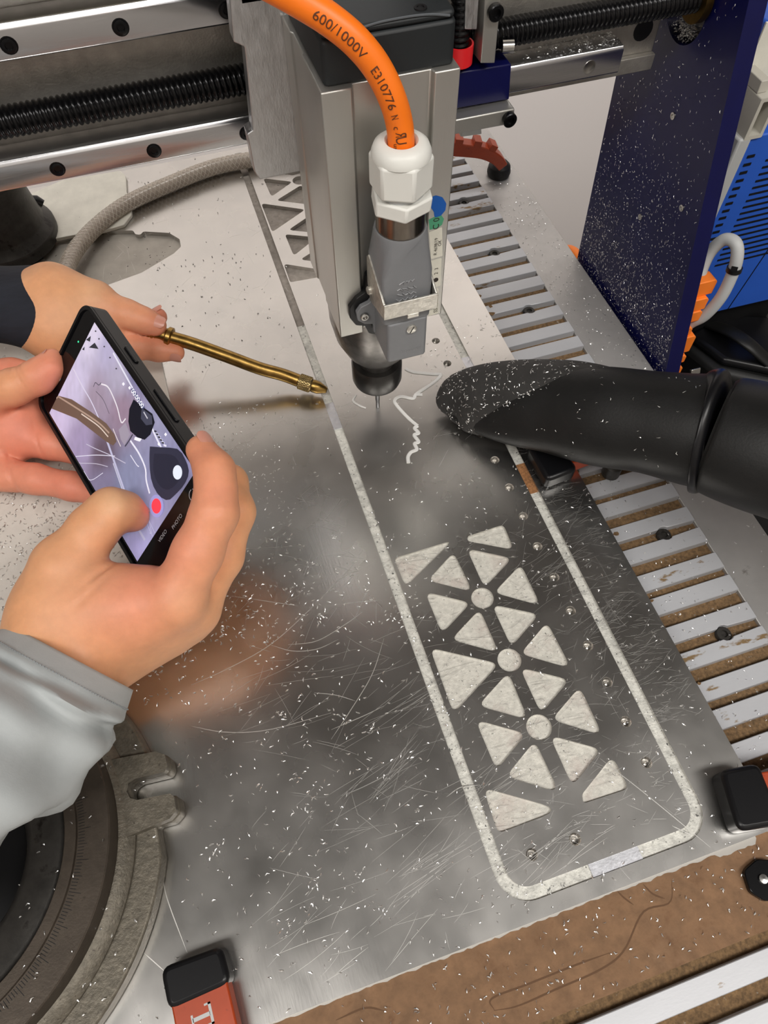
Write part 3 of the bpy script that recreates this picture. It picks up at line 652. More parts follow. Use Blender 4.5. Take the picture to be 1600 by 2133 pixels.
def on_cable(s, h):
    P = np.array([np.interp(s, CL, CREV[:, i]) for i in range(3)]); Q = np.array([np.interp(s + .5, CL, CREV[:, i]) for i in range(3)])
    T = unit(Q - P); c = CAM - P; c = unit(c - T * (c @ T)); l = np.cross(c, T); a = h / CR
    return P + (CR + .24) * (c * math.cos(a) + l * math.sin(a))
def s_at(x, y):
    d = [np.hypot(*(np.array(proj(p)) - (x, y))) for p in CREV]; return CL[int(np.argmin(d))]
def proj(P):
    q = R @ (np.array(P) - CAM); return (800 + FPX * q[0] / q[2], 1066.5 + FPX * q[1] / q[2])
t = MB()
def cable_text(s, x0, y0, x1, y1, size, h=-2.2, flip=False):
    v, f = text2d(s, size); xs = [p[0] for p in v]; lo, hi = min(xs), max(xs); sa, sb = s_at(x0, y0), s_at(x1, y1)
    out = []
    for px, py in v:
        q = (px - lo) / (hi - lo); q = 1 - q if flip else q
        out.append(on_cable(sa + (sb - sa) * q, h + py))
    t.add(out, f)
cable_text('600/1000V', 655, 22, 757, 105, 4.5, -2.7); cable_text('E310776', 772, 135, 815, 210, 4.5, -2.7); cable_text('N', 817, 222, 822, 233, 4.0, -2.6); cable_text('c', 825, 248, 827, 254, 3.6, -2.6)
cable_text('R', 828, 262, 831, 273, 6.2, -2.0, True); cable_text('U', 831, 272, 834, 287, 6.2, -2.0); cable_text('us', 834, 290, 836, 300, 2.6, -3.0)
mk('cable_print', t, M_inkc, cab, smooth=0)
# ---------------------------------------------------------------- vacuum nozzle on its hose
def blob_ring(c, u, w, ru, rw, n=40, e=2.0, lo=None):
    out = []
    for k in range(n):
        t = 2 * math.pi * k / n; a = math.copysign(abs(math.cos(t)) ** (2 / e), math.cos(t)); b = math.copysign(abs(math.sin(t)) ** (2 / e), math.sin(t))
        out.append(np.array(c) + np.array(u) * ru * a + np.array(w) * rw * b)
    return out
def noz_loft(sec, n=44, e=2.2):
    C3 = np.array([at(x, y, z) for x, y, z, a, b in sec]); T = np.gradient(C3, axis=0); rings = []
    for i in range(len(sec)):
        t = unit(T[i]); vdir = unit(C3[i] - CAM); u = unit(np.cross(vdir, t)); wv = unit(np.cross(t, u)); rings.append(blob_ring(C3[i], u, wv, sec[i][3], sec[i][4], n, e))
    return rings
def sec_spline(k, n=26):
    s = spline(k, n); s[:, 3:] = np.maximum(s[:, 3:], .6); return s
vac = thing('vacuum_nozzle', 'black vacuum nozzle on a thick hose, dusted with chips, reaching in from the right', 'vacuum nozzle', tuple(at(1300, 870, 45)))
tipk = [(917, 852, 8, 3, 2), (926, 846, 9, 11, 5), (955, 836, 13, 19, 9), (1000, 834, 19, 23.5, 13), (1070, 832, 26, 25.5, 18), (1150, 836, 33, 26.5, 22), (1220, 838, 39, 25, 23.5), (1290, 836, 46, 19, 22), (1345, 832, 50, 6, 20)]
bodk = [(938, 862, 7.5, 3, 2.5), (985, 862, 14, 12, 7), (1060, 860, 24, 21, 12), (1150, 857, 34, 27, 18), (1250, 868, 43, 30.5, 24), (1350, 880, 50, 30.5, 28), (1440, 895, 56, 32.5, 31), (1470, 898, 58, 33.5, 32)]
mk('nozzle_tube', MB().loft(noz_loft(sec_spline(bodk, 30))), M_rubber, vac, smooth=60)
M_rub2 = mat('dusty_rubber', (.022, .021, .020), .62, var=.35, vscale=60, bump=.2, bscale=600)
mk('nozzle_mouth', MB().loft(noz_loft(sec_spline(tipk, 26), e=2.4)), M_rub2, vac, smooth=60)
ringk = [(1452, 897, 57, 32.5, 31), (1462, 898, 57.6, 35.5, 34), (1474, 900, 58.5, 36.5, 35), (1486, 902, 59.5, 35.5, 34), (1492, 903, 60, 32, 31)]
mk('hose_collar', MB().loft(noz_loft(sec_spline(ringk, 10))), M_plas, vac, smooth=60)
hosek = [(1490, 905, 60, 31.5, 31), (1510, 911, 61, 34.5, 33), (1600, 938, 66, 36, 35), (1750, 980, 74, 36, 35), (1950, 1040, 84, 36, 35), (2300, 1150, 100, 36, 35)]
mk('hose', MB().loft(noz_loft(sec_spline(hosek, 26))), M_rubber, vac, smooth=60)

# ---------------------------------------------------------------- bar clamps
def clamp(label, c, ax, zt=15, w=14, pl=18, bw=11.5, bl=170, text=False, rot=None):
    """pad cap centred at c; the bar runs away along ax"""
    ax = unit((ax[0], ax[1], 0)); sd = A(-ax[1], ax[0], 0); c = np.array((c[0], c[1], 0), float)
    t = thing('bar_clamp', label, 'clamp', (c[0], c[1], .05), 'orange bar clamps on the machine bed')
    prof = rpoly([(-pl * .55, -w), (pl * .5, -w), (pl * .5, w), (-pl * .45, w * .96)], 4.5, 4)
    mk('pad_cover', MB().prism(prof, (c[0], c[1], .08), ax, sd, Z1, 0, zt), M_plas, t, bevel=2.4, seg=3)
    mk('clamp_bar', MB().obox(c + ax * (pl * .5 + bl / 2 - 4) + Z1 * (zt - 6.2), ax, sd, Z1, bl / 2, bw, 5.4), M_orange2, t, bevel=.8)
    if text:
        m = MB(); o = c + ax * (pl * .5 + 2.6) + Z1 * (zt - .75) - sd * 5.5
        # serif capitals, tops towards +sd ... reading away from the pad
        def stroke(x0, y0, x1, y1): 
            m.add([o + ax * a + sd * b for a, b in ((x0, y0), (x1, y0), (x1, y1), (x0, y1))], [(0, 1, 2, 3)])
        stroke(.2, 8, 8.6, 9.2); stroke(.2, 6.4, 1.0, 9.2); stroke(7.8, 6.4, 8.6, 9.2); stroke(3.6, .6, 5.2, 8.2); stroke(2.3, .0, 6.5, .9)
        for cx in (13.0, 22.5):
            P = []; F = []
            for k in range(24):
                a = 2 * math.pi * k / 24; P += [o + ax * (cx + 4.2 * math.cos(a)) + sd * (4.6 + 4.7 * math.sin(a)), o + ax * (cx + 2.5 * math.cos(a)) + sd * (4.6 + 3.9 * math.sin(a))]
                j = (k + 1) % 24; F.append((2 * k, 2 * k + 1, 2 * j + 1, 2 * j))
            m.add(P, F)
        mk('lettering', m, M_greyp, t, smooth=0)
    return t
clamp('orange bar clamp with white lettering and black pad beside the cast iron base', (-178, -294), (.06, -1), 15, 14.2, 16.5, 12.6, text=True)
clamp('orange bar clamp with glossy black pad at the near right corner of the sheet', (97, -304), (1, -.16), 15, 14.5, 22, 10)
c3 = clamp('orange bar clamp with screw spindle, half hidden under the vacuum nozzle', (92, -84), (1, .10), 12, 15, 22, 10, bl=58)
s = at(1268, 985, -16); mk('screw_spindle', MB().lathe([(6.2, -5.5), (6.2, 4.5), (4.6, 5.5), (4.6, 9), (.01, 9)], (s[0] + 1, s[1] - .5, -10.5), n=18), M_irond, c3)
t = thing('bar_clamp', 'curved orange clamp jaw with black foot at the far right corner by the white wall', 'clamp', (172, 245, -18.6), 'orange bar clamps on the machine bed')
pth = spline([at(x, y, z) for x, y, z in ((900, 300, 24), (950, 306, 22), (1000, 312, 18), (1030, 325, 10), (1045, 342, 0))], 24)
T_, U_, V_ = frames(pth, (0, 0, 1)); hh = np.linspace(6.5, 4.5, 24)
mk('clamp_arm', MB().loft([[pth[i] + U_[i] * a_ * hh[i] + V_[i] * b_ * 5.2 for a_, b_ in ((-1, -1), (1, -1), (1, 1), (-1, 1))] for i in range(24)]), M_orange2, t, bevel=.9)
f = at(1040, 350, -12); mk('clamp_foot', MB().lathe([(10, -6.5), (11, -3), (10, 3), (7, 6), (.01, 6)], f, n=20), M_rubber, t, bevel=.3)
for k in (6, 10, 14): mk('clamp_tooth', MB().obox(pth[k] + U_[k] * 7.2, T_[k], V_[k], U_[k], 3.4, 5.2, 2.6), M_orange2, t, bevel=.3)

# ---------------------------------------------------------------- cast iron swivel base at the near left
irn = thing('swivel_base', 'round cast iron swivel base with graduated ring and a slotted ear, bottom left', 'vise base', (-290, -214, 0))
cx, cy = -290, -214
ang = np.radians(np.arange(-175, 176, 5)); fl = [(107.5 * math.cos(a), 107.5 * math.sin(a)) for a in np.radians(np.arange(14, 347, 2))]
ear = [(104, -12), (112, -12.5), (116.5, -9.5), (116.5, -2.5), (115, -.5), (98, 1.5), (94.8, 3.5), (93.6, 7), (95, 10.6), (98.4, 11.8), (113.5, 10.5), (115.5, 13), (115.2, 19), (111, 22.5), (105, 24)]
pl = fl[::-1] if False else fl
outer = fl + ear
mk('base_flange', MB().prism([(a, b) for a, b in outer], (cx, cy, .05), X1, Y1, Z1, 0, 11.5), M_iron, irn, bevel=1.4)
mk('raised_boss', filled([(cx + a, cy + b) for a, b in ((88, -14), (112, -12), (115.6, -9.5), (115.6, -2.5), (114, -.5), (98, 1.5), (94.8, 3.5), (93.6, 7), (95, 10.6), (98.4, 11.8), (113, 10.5), (114.8, 13), (114.4, 19), (110, 22), (88, 25))], [], 11, 17), M_iron, irn, bevel=1.6)
mk('flange_step', MB().lathe([(95, 10), (95, 13.2), (91.5, 17), (88.3, 18), (88.3, 10)], (cx, cy, 0), n=120, cap=False), M_iron, irn)
mk('graduated_ring', MB().lathe([(88.2, 10), (88.2, 29.4), (87.6, 30), (73.5, 30), (73.2, 31.4), (68.2, 31.4), (67.6, 30.6), (67.6, 20)], (cx, cy, 0), n=140, cap=False), M_ironr, irn, smooth=25)
mb = MB()
for k in range(150):
    a = math.radians(-75 + k); e = A(math.cos(a), math.sin(a), 0); l = 5.5 if k % 10 == 0 else (4 if k % 5 == 0 else 2.8); s = A(-e[1], e[0], 0)
    mb.obox(A(cx, cy, 30.02) + e * (74 + l / 2), e, s, Z1, l / 2, .12, .05)
mk('graduation', mb, M_black, irn, kind='stuff', smooth=0)
mk('turned_disc', MB().lathe([(66.2, 12), (66.2, 27), (65, 28), (52, 27.2), (48, 24), (44, 15), (43, 12)], (cx, cy, 0), n=120, cap=False), M_irond, irn)
mk('hub', MB().lathe([(43.5, 11.6), (43.5, 14), (20, 14.5), (18, 12.5), (.01, 12.5)], (cx, cy, 0), n=60, cap=False), M_black, irn)
mk('disc_rib', MB().prism(rpoly([(-34, 40), (30, 44), (34, 51), (-34, 51)], 3), (cx, cy, 0), X1, Y1, Z1, 20, 30), M_irond, irn, bevel=1.5)
vise = thing('machine_vise', 'dark cast iron vise body under the rails at the left edge', 'vise', tuple(at(20, 520, 0)))
p = at(14, 500, 0)
mk('vise_body', MB().lathe([(43, .1), (43, 9), (36, 16), (33, 40), (36, 58), (30, 64), (.01, 64)], p, n=40), M_irond, vise, bevel=1)
q = at(97, 450, 0); mk('vise_handle', MB().tube([A(q[0] - 8, q[1], 16), A(q[0] - 2, q[1] - 1, 15), A(q[0] + 1.5, q[1] - 2, 12)], [5, 5, 4], 12), M_black, vise)

# ---------------------------------------------------------------- braided air hose and brass nozzle
hp_ = spline([at(x, y, z) for x, y, z in ((690, 330, 7), (600, 322, 7), (520, 333, 7), (440, 350, 7), (350, 385, 7), (265, 424, 7), (200, 473, 7), (157, 522, 8), (137, 565, 11), (134, 610, 18), (150, 650, 28), (190, 676, 38))], 150)
hose = thing('air_hose', 'translucent braided air hose curving over the sheet to the hand', 'hose', tuple(hp_[60]))
M_hose = mat('braided_hose', (.40, .34, .285), .30, var=.12, vscale=150, coat=.4)
mk('hose_tube', MB().tube(hp_, 6.3, 18), M_hose, hose, smooth=80)
T, U, V = frames(hp_, (0, 0, 1)); mb = MB(); LL = np.r_[0, np.cumsum(np.linalg.norm(np.diff(hp_, axis=0), axis=1))]; sa = np.linspace(0, LL[-1], 420)
def itp(M, s): return np.stack([np.interp(s, LL, M[:, i]) for i in range(3)], 1)
Pp, Uu, Vv = itp(hp_, sa), itp(U, sa), itp(V, sa)
for k in range(7):
    for sg in (1, -1):
        ph = sg * sa / 4.6 + 2 * math.pi * k / 7; mb.tube(Pp + (Uu * np.cos(ph)[:, None] + Vv * np.sin(ph)[:, None]) * 6.32, .26, 4, cap=False)
mk('braid', mb, mat('braid_yarn', (.62, .57, .50), .45), hose, kind='stuff', fix=False)
noz = thing('air_nozzle', 'bent brass blow nozzle with knurled nut held in the hand', 'nozzle', tuple(at(500, 745, 22)))
bp_ = spline([at(x, y, z) for x, y, z in ((322, 692, 41.5), (345, 700, 39.5), (400, 716, 34), (470, 741, 27), (540, 767, 19), (590, 781, 14), (630, 796, 10.5))], 50)
mk('brass_tube', MB().tube(bp_, 4.5, 18), M_brass, noz, smooth=80)
d0 = unit(bp_[1] - bp_[0]); mk('ferrule', MB().lathe([(4.6, -16), (6.2, -9), (5.2, -4), (5.4, -1), (6.9, 0), (6.9, 2.6), (5.6, 3.2), (4.2, 3.2)], bp_[int(np.argmin([abs(proj(q_)[0] - 347) for q_ in bp_]))], d0, 26), M_brass, noz)
d1 = unit(at(694, 818, 6) - bp_[-1]); o1 = bp_[-1] - d1 * 3
mb = MB(); mb.lathe([(4.3, 0), (5.3, .8), (5.3, 9.2), (4.4, 10)], o1, d1, 28)
e1 = unit(np.cross(d1, Z1)); e2 = np.cross(d1, e1)
for k in range(24):
    for sg in (1, -1):
        pts = [o1 + d1 * (1 + 8 * j / 5) + (e1 * math.cos(2 * math.pi * k / 24 + sg * j * .16) + e2 * math.sin(2 * math.pi * k / 24 + sg * j * .16)) * 5.35 for j in range(6)]
        mb.tube(pts, .3, 4, cap=False)
mk('knurled_nut', mb, mat('dirty_brass', (.34, .25, .11), .3, .9, var=.4, vscale=220), noz)
mk('brass_tip', MB().lathe([(4.2, 9.8), (4.6, 11), (4.4, 15), (2.2, 20.5), (1.6, 21), (1.0, 20.6), (.9, 18)], o1, d1, 20), M_brass, noz)

# ---------------------------------------------------------------- smartphone (pose solved from the four corners of its picture)
PC = A(-162.2, -34.6, 74.4)
ps, pl_, pn = unit((.670, .176, .721)), unit((-.297, .954, .043)), None
pl_ = unit(pl_ - ps * (pl_ @ ps)); pn = np.cross(ps, pl_)
phn = thing('smartphone', 'black smartphone in a dark case filming the cutter, held over the sheet', 'phone', tuple(PC))
def onP(x, y, lift=0.0):
    d = ray(x, y); t = ((PC - CAM) @ pn + lift) / (d @ pn); q = CAM + d * t - PC; return A(q @ ps, q @ pl_)
def P3(s, l, n=0.0): return PC + ps * s + pl_ * l + pn * n
co = rrect(-38.4, -80, 38.4, 76, 9, 8); ci = rrect(-36.4, -78, 36.4, 74, 8, 8)
v, f = filled(co, [ci], -.2, 1.0)
mb = MB().loft([[P3(a * .96, b * .98 - .1, -11.2) for a, b in co], [P3(a, b, -9.8) for a, b in co], [P3(a, b, -.4) for a, b in co]]); mb.add([P3(*q) for q in v], f)
mk('phone_case', mb, M_plas, phn, bevel=.5)
mk('screen_glass', MB().loft([[P3(a, b, -.4) for a, b in ci], [P3(a, b, 0) for a, b in ci]]), M_screenb, phn, smooth=0)
for l0, l1 in ((20, 34), (-28, -2)):
    mk('side_button', MB().prism(rrect(l0, -6.6, l1, -3.4, 1.5), PC + ps * 38.3, pl_, pn, ps, 0, 1.1), M_plas, phn, bevel=.4)
KEY = [((190, 690), (205, 198, 222)), ((230, 720), (172, 166, 198)), ((160, 800), (190, 184, 214)), ((200, 830), (150, 136, 156)), ((120, 860), (192, 182, 216)), ((170, 930), (152, 140, 176)), ((212, 945), (92, 78, 94)),
       ((250, 790), (168, 162, 186)), ((282, 775), (112, 112, 150)), ((330, 865), (140, 140, 172)), ((220, 1010), (122, 116, 146)), ((270, 1000), (128, 132, 164)), ((300, 1090), (150, 150, 188)), ((250, 1050), (100, 110, 140)),
       ((290, 1150), (172, 168, 218)), ((385, 990), (112, 112, 142)), ((340, 1000), (134, 134, 170)), ((255, 850), (140, 120, 140)), ((400, 975), (150, 148, 190))]
kp = np.array([onP(*k[0]) for k in KEY]); kc = np.array([srgb(k[1]) for k in KEY])
mb = MB(); nx, ny = 26, 44; gs = np.linspace(-34, 34, nx); glv = np.linspace(-60.4, 60.4, ny); Vt = []; Ct = []
for l in glv:
    for s in gs:
        d2 = ((kp - (s, l)) ** 2).sum(1) + 30; wgt = 1 / d2 ** 2; c = (wgt[:, None] * kc).sum(0) / wgt.sum() * (1 + RNG.normal(0, .04)); Vt.append(P3(s, l, .04)); Ct.append(np.clip(c, 0, 1))
mb.v = [tuple(p) for p in Vt]; mb.c = [tuple(c) for c in Ct]; mb.f = [(j * nx + i, j * nx + i + 1, (j + 1) * nx + i + 1, (j + 1) * nx + i) for j in range(ny - 1) for i in range(nx - 1)]
lay = [.06]
def inpic(q): return A(max(-33.9, min(33.9, q[0])), max(-60.3, min(60.3, q[1])))
def patch(pix, col, smooth_=False, n=24):
    P = spline(list(pix) + [pix[0]], n)[:-1] if smooth_ else np.array(pix, float)
    lay[0] += .006; mb.add([P3(*inpic(onP(x, y)), lay[0]) for x, y in P], [tuple(range(len(P)))], srgb(col))
def stroke(pix, wd, col, n=16):
    wd = wd * .62; col = tuple(int(c_ * .94) for c_ in col)
    P = np.array([inpic(onP(x, y)) for x, y in spline(pix, n)]); t = np.gradient(P, axis=0); t /= np.linalg.norm(t, axis=1)[:, None] + 1e-9; nn = np.c_[-t[:, 1], t[:, 0]] * wd / 2
    lay[0] += .006; m = len(P); mb.add([P3(*q, lay[0]) for q in np.vstack([P + nn, P - nn])], [(i, i + 1, m + i + 1, m + i) for i in range(m - 1)], srgb(col))
wl = (226, 226, 246)
stroke([(153, 768), (172, 805), (192, 840), (214, 892), (240, 965)], 1.3, (214, 210, 236)); stroke([(214, 892), (236, 955), (262, 1030), (283, 1090), (302, 1125)], 2.6, (190, 190, 222)); stroke([(236, 965), (262, 1040), (280, 1085)], .8, wl)
stroke([(236, 735), (258, 775), (280, 815)], 1.8, wl); stroke([(316, 890), (326, 912), (336, 932)], 2.0, wl)
stroke([(211, 800), (224, 805), (234, 822), (245, 850), (253, 880), (262, 872)], 1.4, (232, 228, 240)); stroke([(195, 806), (199, 797), (206, 802), (211, 797)], .8, (90, 85, 100)); stroke([(200, 815), (215, 832), (228, 862)], .7, (110, 100, 116))
stroke([(272, 918), (290, 945), (303, 975), (305, 1000), (312, 1028)], 1.9, (232, 232, 250)); stroke([(272, 948), (285, 968), (290, 972)], 1.0, wl); stroke([(262, 965), (230, 948), (200, 935), (180, 925)], .8, (196, 192, 214)); stroke([(158, 951), (200, 948), (240, 950)], .7, wl)
stroke([(170, 990), (190, 1000), (215, 985)], .6, wl); stroke([(164, 965), (200, 966), (225, 972)], .6, (200, 196, 216))
for a in ((300, 1060, 345, 1150), (290, 1050, 330, 1140), (310, 1080, 322, 1130)): stroke([(a[0], a[1]), ((a[0] + a[2]) / 2, (a[1] + a[3]) / 2 + 4), (a[2] - 10, a[3] - 20)], .6, (196, 196, 226))
patch([(114, 812), (150, 832), (190, 858), (222, 882), (239, 905), (243, 920), (236, 928), (222, 920), (196, 900), (160, 872), (103, 843)], (104, 84, 74)); stroke([(112, 820), (160, 850), (205, 880), (228, 902)], 1.6, (176, 152, 138)); stroke([(170, 862), (205, 887), (226, 910)], 1.2, (222, 206, 196))
stroke([(236, 893), (243, 910), (252, 930)], 1.0, (224, 214, 220)); patch([(248, 895), (262, 880), (272, 905), (260, 928), (252, 915)], (150, 142, 160))
patch([(279, 832), (296, 846), (318, 862), (323, 880), (314, 905), (302, 916), (288, 912), (272, 898), (268, 878), (270, 852)], (20, 22, 34)); patch([(296, 850), (317, 866), (318, 884), (305, 886), (294, 872)], (64, 66, 84)); stroke([(300, 858), (308, 872)], 1.2, (200, 200, 214))
stroke([(277, 905), (268, 920), (261, 930)], 1.2, (60, 58, 72)); patch([(282, 910), (296, 914), (292, 920), (280, 916)], (236, 236, 246))
patch([(313, 930), (340, 932), (372, 936), (388, 960), (394, 985), (384, 1010), (366, 1030), (350, 1042), (330, 1030), (316, 1000), (312, 960)], (48, 48, 66), True); patch([(322, 945), (360, 948), (376, 970), (374, 1000), (352, 1020), (332, 1010), (320, 980)], (40, 40, 56), True)
for t3 in ([(186, 724), (198, 714), (206, 727)], [(180, 708), (190, 700), (188, 712)], [(172, 728), (177, 722), (176, 730)]): patch(t3, (50, 50, 58))
for x, y in ((207, 706), (218, 722), (230, 745), (243, 768), (200, 690)): patch([(x - 2, y), (x, y - 2), (x + 2, y), (x, y + 2)], (60, 58, 70))
for x, y in ((258, 800), (271, 808), (332, 925), (346, 905)): patch([(x - 3, y), (x, y - 4), (x + 3, y), (x, y + 4)], (236, 236, 248))
patch([(278, 808), (303, 850), (297, 852), (274, 812)], (70, 74, 110))
for k in range(5): stroke([(322 + k * 4, 898 + k * 6), (327 + k * 4, 899 + k * 6)], 1.2, (40, 40, 50)); stroke([(326 + k * 4, 903 + k * 6), (332 + k * 4, 905 + k * 6)], 1.6, wl)
def disc(x, y, r, col, n=20):
    c = onP(x, y); lay[0] += .006; mb.add([P3(c[0] + r * math.cos(2 * math.pi * k / n), c[1] + r * math.sin(2 * math.pi * k / n), lay[0]) for k in range(n)], [tuple(range(n))], srgb(col))
disc(371, 984, 3.7, (216, 226, 242)); disc(327, 1054, 6.0, (150, 150, 206)); disc(327, 1054, 4.0, (255, 66, 82))
mk('screen_picture', mb, M_pic, phn, smooth=0, fix=False)
# icons and writing on the screen
t = MB()
def ptext(s, x, y, size, du, m=t):
    c = onP(x, y); v, f = text2d(s, size, 'CENTER'); u = unit(du + (0,))[:2]; w_ = A(-u[1], u[0]); m.add([P3(*(c + u * p[0] + w_ * (p[1] - size * .35)), .75) for p in v], f)
tu = onP(300, 848) - onP(279, 815); ptext('00:00:00', 289, 830, 4.0, tuple(tu))
mk('timer_digits', t, mat('screen_white', (.9, .9, 1), .3, emit=.9), phn, smooth=0)
t = MB(); tv = onP(405, 985) - onP(290, 1165); tv = (tv[0], tv[1])
ptext('PHOTO', 371, 1086, 3.0, tv, t); ptext('VIDEO', 341, 1116, 3.0, tv, t)
c = onP(403, 1031); P = []; F = []
for k in range(20):
    a = 2 * math.pi * k / 20; P += [P3(c[0] + 3.2 * math.cos(a), c[1] + 3.2 * math.sin(a), .3), P3(c[0] + 2.7 * math.cos(a), c[1] + 2.7 * math.sin(a), .3)]
    if k not in (3, 13): j = (k + 1) % 20; F.append((2 * k, 2 * k + 1, 2 * j + 1, 2 * j))
t.add(P, F); c = onP(126, 790); t.add([P3(c[0] + a, c[1] + b, .3) for a, b in ((-1, -.5), (1, -.5), (1, .8), (-1, .8))], [(0, 1, 2, 3)])
mk('screen_icons', t, mat('screen_grey', (.22, .21, .22), .3, emit=.5), phn, smooth=0)
t = MB(); c = onP(164, 712); t.add([P3(c[0] + .6 * math.cos(k), c[1] + .6 * math.sin(k), .3) for k in np.linspace(0, 2 * math.pi, 12)[:-1]], [tuple(range(11))]); mk('camera_light', t, mat('green_light', (.05, .8, .35), .3, emit=1.0), phn, smooth=0)

# ---------------------------------------------------------------- behind the side plate: drive, connectors, cable, chair
drv = thing('motor_drive', 'blue motor drive with vent slots and grey cover beside the blue side plate', 'drive unit', (340, 130, -150))
zt0, zb0, xl = 106, -64, 286
mk('housing', MB().prism([(xl, zb0), (xl + 130, zb0 - 4), (xl + 130, zt0), (xl, zt0)], (0, 60, 0), X1, Z1, Y1, 0, 120), M_drive, drv, bevel=1.2)
mk('upper_housing', MB().box((xl - 2, 84, zt0), (xl + 130, 180, zt0 + 60)), M_drive, drv, bevel=1.5)
mk('front_cover', MB().box((xl - 10.5, 58, zb0), (xl - .6, 178, zt0 + 1)), M_greyp, drv, bevel=1.5)
for k in range(16): mk('vent_dash', MB().box((xl + 4, 59.5, zt0 - 16 - k * 6.2), (xl + 10, 60.4, zt0 - 14 - k * 6.2)), M_black, drv, smooth=0)
for k in range(18): mk('vent_slot', MB().box((xl + 22, 59.5, zt0 - 22 - k * 5.4), (xl + 82, 60.4, zt0 - 20.5 - k * 5.4)), M_black, drv, smooth=0)
mk('panel_seam', MB().obox((xl + 66, 59.9, -30), unit((.15, 0, 1)), Y1, unit((1, 0, -.15)), 36, .3, .4), M_black, drv, smooth=0)
mk('drive_stand', MB().box((xl - 8, 70, -150), (xl + 128, 176, zb0 - 4)), M_black, drv, bevel=2)
so = atY(1560, 205, 70)
v, f = filled(rrect(-7, -14, 7, 14, 1), [rrect(-4.4, -11.4, 4.6, 11.4, .8)], 0, 14)
sk = MB(); sk.add([(so[0] + 6 + p[0], 58 + p[2], so[2] - 8 + p[1]) for p in v], f); sk.box((so[0] - 1, 72.1, so[2] - 22), (so[0] + 13, 83.9, so[2] + 6)); sk.box((so[0] - 1, 64, so[2] + 6.1), (so[0] + 6, 84, so[2] + 14))
M_beige = mat('beige_plastic', (.50, .48, .42), .5); mk('terminal_socket', sk, M_beige, drv, bevel=.5)
for k in range(4): mk('terminal_screw', MB().lathe([(2.6, 0), (2.4, 1.2), (.01, 1.2)], (so[0] + 6, 72, so[2] - 17 + k * 5.8), (0, -1, 0), 12), M_black, drv)
p = atY(1590, 120, 80); mk('warning_label', MB().box((p[0] - 6, 82.8, p[2] - 18), (p[0] + 40, 83.9, p[2] + 20)), M_label, drv, smooth=0)
con = thing('cable_connector', 'orange plastic connector strip fixed behind the blue side plate', 'connector', (238, -2, 10))
def oz(x0, y0, x1, y1, d0, d1):
    a, b = atX(x0, y0, 236), atX(x1, y1, 236); return a, b
for (za, zb_, ya, yb_, xo) in ((46, 33, -2, 8, 20), (33, 22, -5, 7, 17), (22, 12, -6, 4, 16), (10, 2, -9, 0, 11), (2, -15, -11, 1, 16), (-16, -24, -13, -3, 14), (-25, -38, -16, -6, 12.5)):
    mk('connector_block', MB().prism([(230.1, zb_), (230.1 + xo, zb_), (230.1 + xo, za - 2), (230.1 + xo - 2, za), (230.1, za)], (0, ya, 0), X1, Z1, Y1, 0, yb_ - ya), M_orange3, con, bevel=.7)
mk('connector_screw', MB().lathe([(2, 0), (2, .6), (.01, .4)], (236, -11, -7), (0, -1, 0), 12), M_black, con)
gc = spline([atX(x, y, X) for x, y, X in ((1440, 620, 240), (1455, 585, 241), (1464, 556, 244), (1482, 522, 248), (1510, 499, 252), (1533, 508, 255), (1535, 540, 256), (1522, 580, 256), (1500, 622, 254), (1468, 657, 250), (1440, 672, 246), (1415, 690, 242))], 70)
gcb = thing('grey_cable', 'grey cable looped beside the orange connector, tied with a black cable tie', 'cable', tuple(gc[30]))
mk('cable_sheath', MB().tube(gc, 4.2, 16), M_greyp, gcb, smooth=80)
k = int(np.argmin([np.hypot(*(np.array(proj(q)) - (1524, 562))) + (0 if i > 30 else 999) for i, q in enumerate(gc)])); tt = unit(gc[k + 1] - gc[k - 1])
mk('cable_tie', MB().lathe([(4.3, -1.6), (5.2, -1.6), (5.2, 1.6), (4.3, 1.6)], gc[k], tt, 18, cap=False).obox(gc[k] + unit(CAM - gc[k]) * 6, unit(CAM - gc[k]), tt, np.cross(unit(CAM - gc[k]), tt), 2, 2, 2.4), M_black, gcb)
oh = thing('orange_hose', 'orange hose lying beyond the bed below the white wall', 'hose', tuple(at(1195, 528, -40)))
h0 = at(1196, 529, -40); mk('hose_tube', MB().tube(spline([h0 + A(-14, 70, -60), h0 + A(-3, 22, -14), h0 + A(0, 0, 0), h0 + A(3, 22, -14) * -.2 + A(2, -8, -14), h0 + A(-4, -6, -70), h0 + A(-4, -2, -400), h0 + A(-4, -2, -800)], 50), 5.5, 14), M_orange3, oh, smooth=80)
cabn = thing('low_cabinet', 'dark low cabinet beyond the bed carrying the blue drive', 'cabinet', (360, 90, -850))
mk('cabinet_body', MB().box((236, -120, -848), (520, 200, -152)), M_black, cabn, bevel=4)
mk('cabinet_top', MB().box((232, -126, -152), (524, 204, -150.1)), M_rubber, cabn, bevel=.8)
ccs = thing('equipment_case', 'black moulded case lying on the dark cabinet in front of the drive', 'case', (330, 20, -150))
kp_ = rpoly([tuple(at(x, y, -100)[:2]) for x, y in ((1412, 700), (1462, 660), (1545, 652), (1610, 655), (1700, 740), (1640, 800), (1500, 768))], 10, 5)
mk('case_body', MB().prism(kp_, (0, 0, -150), X1, Y1, Z1, .05, 46), M_rubber, ccs, bevel=7, seg=3)
mk('case_lid', MB().prism([(np.mean([q[0] for q in kp_]) + (a_ - np.mean([q[0] for q in kp_])) * .86, np.mean([q[1] for q in kp_]) + (b_ - np.mean([q[1] for q in kp_])) * .8) for a_, b_ in kp_], (0, 0, -104), X1, Y1, Z1, 0, 9), M_plas, ccs, bevel=4, seg=3)
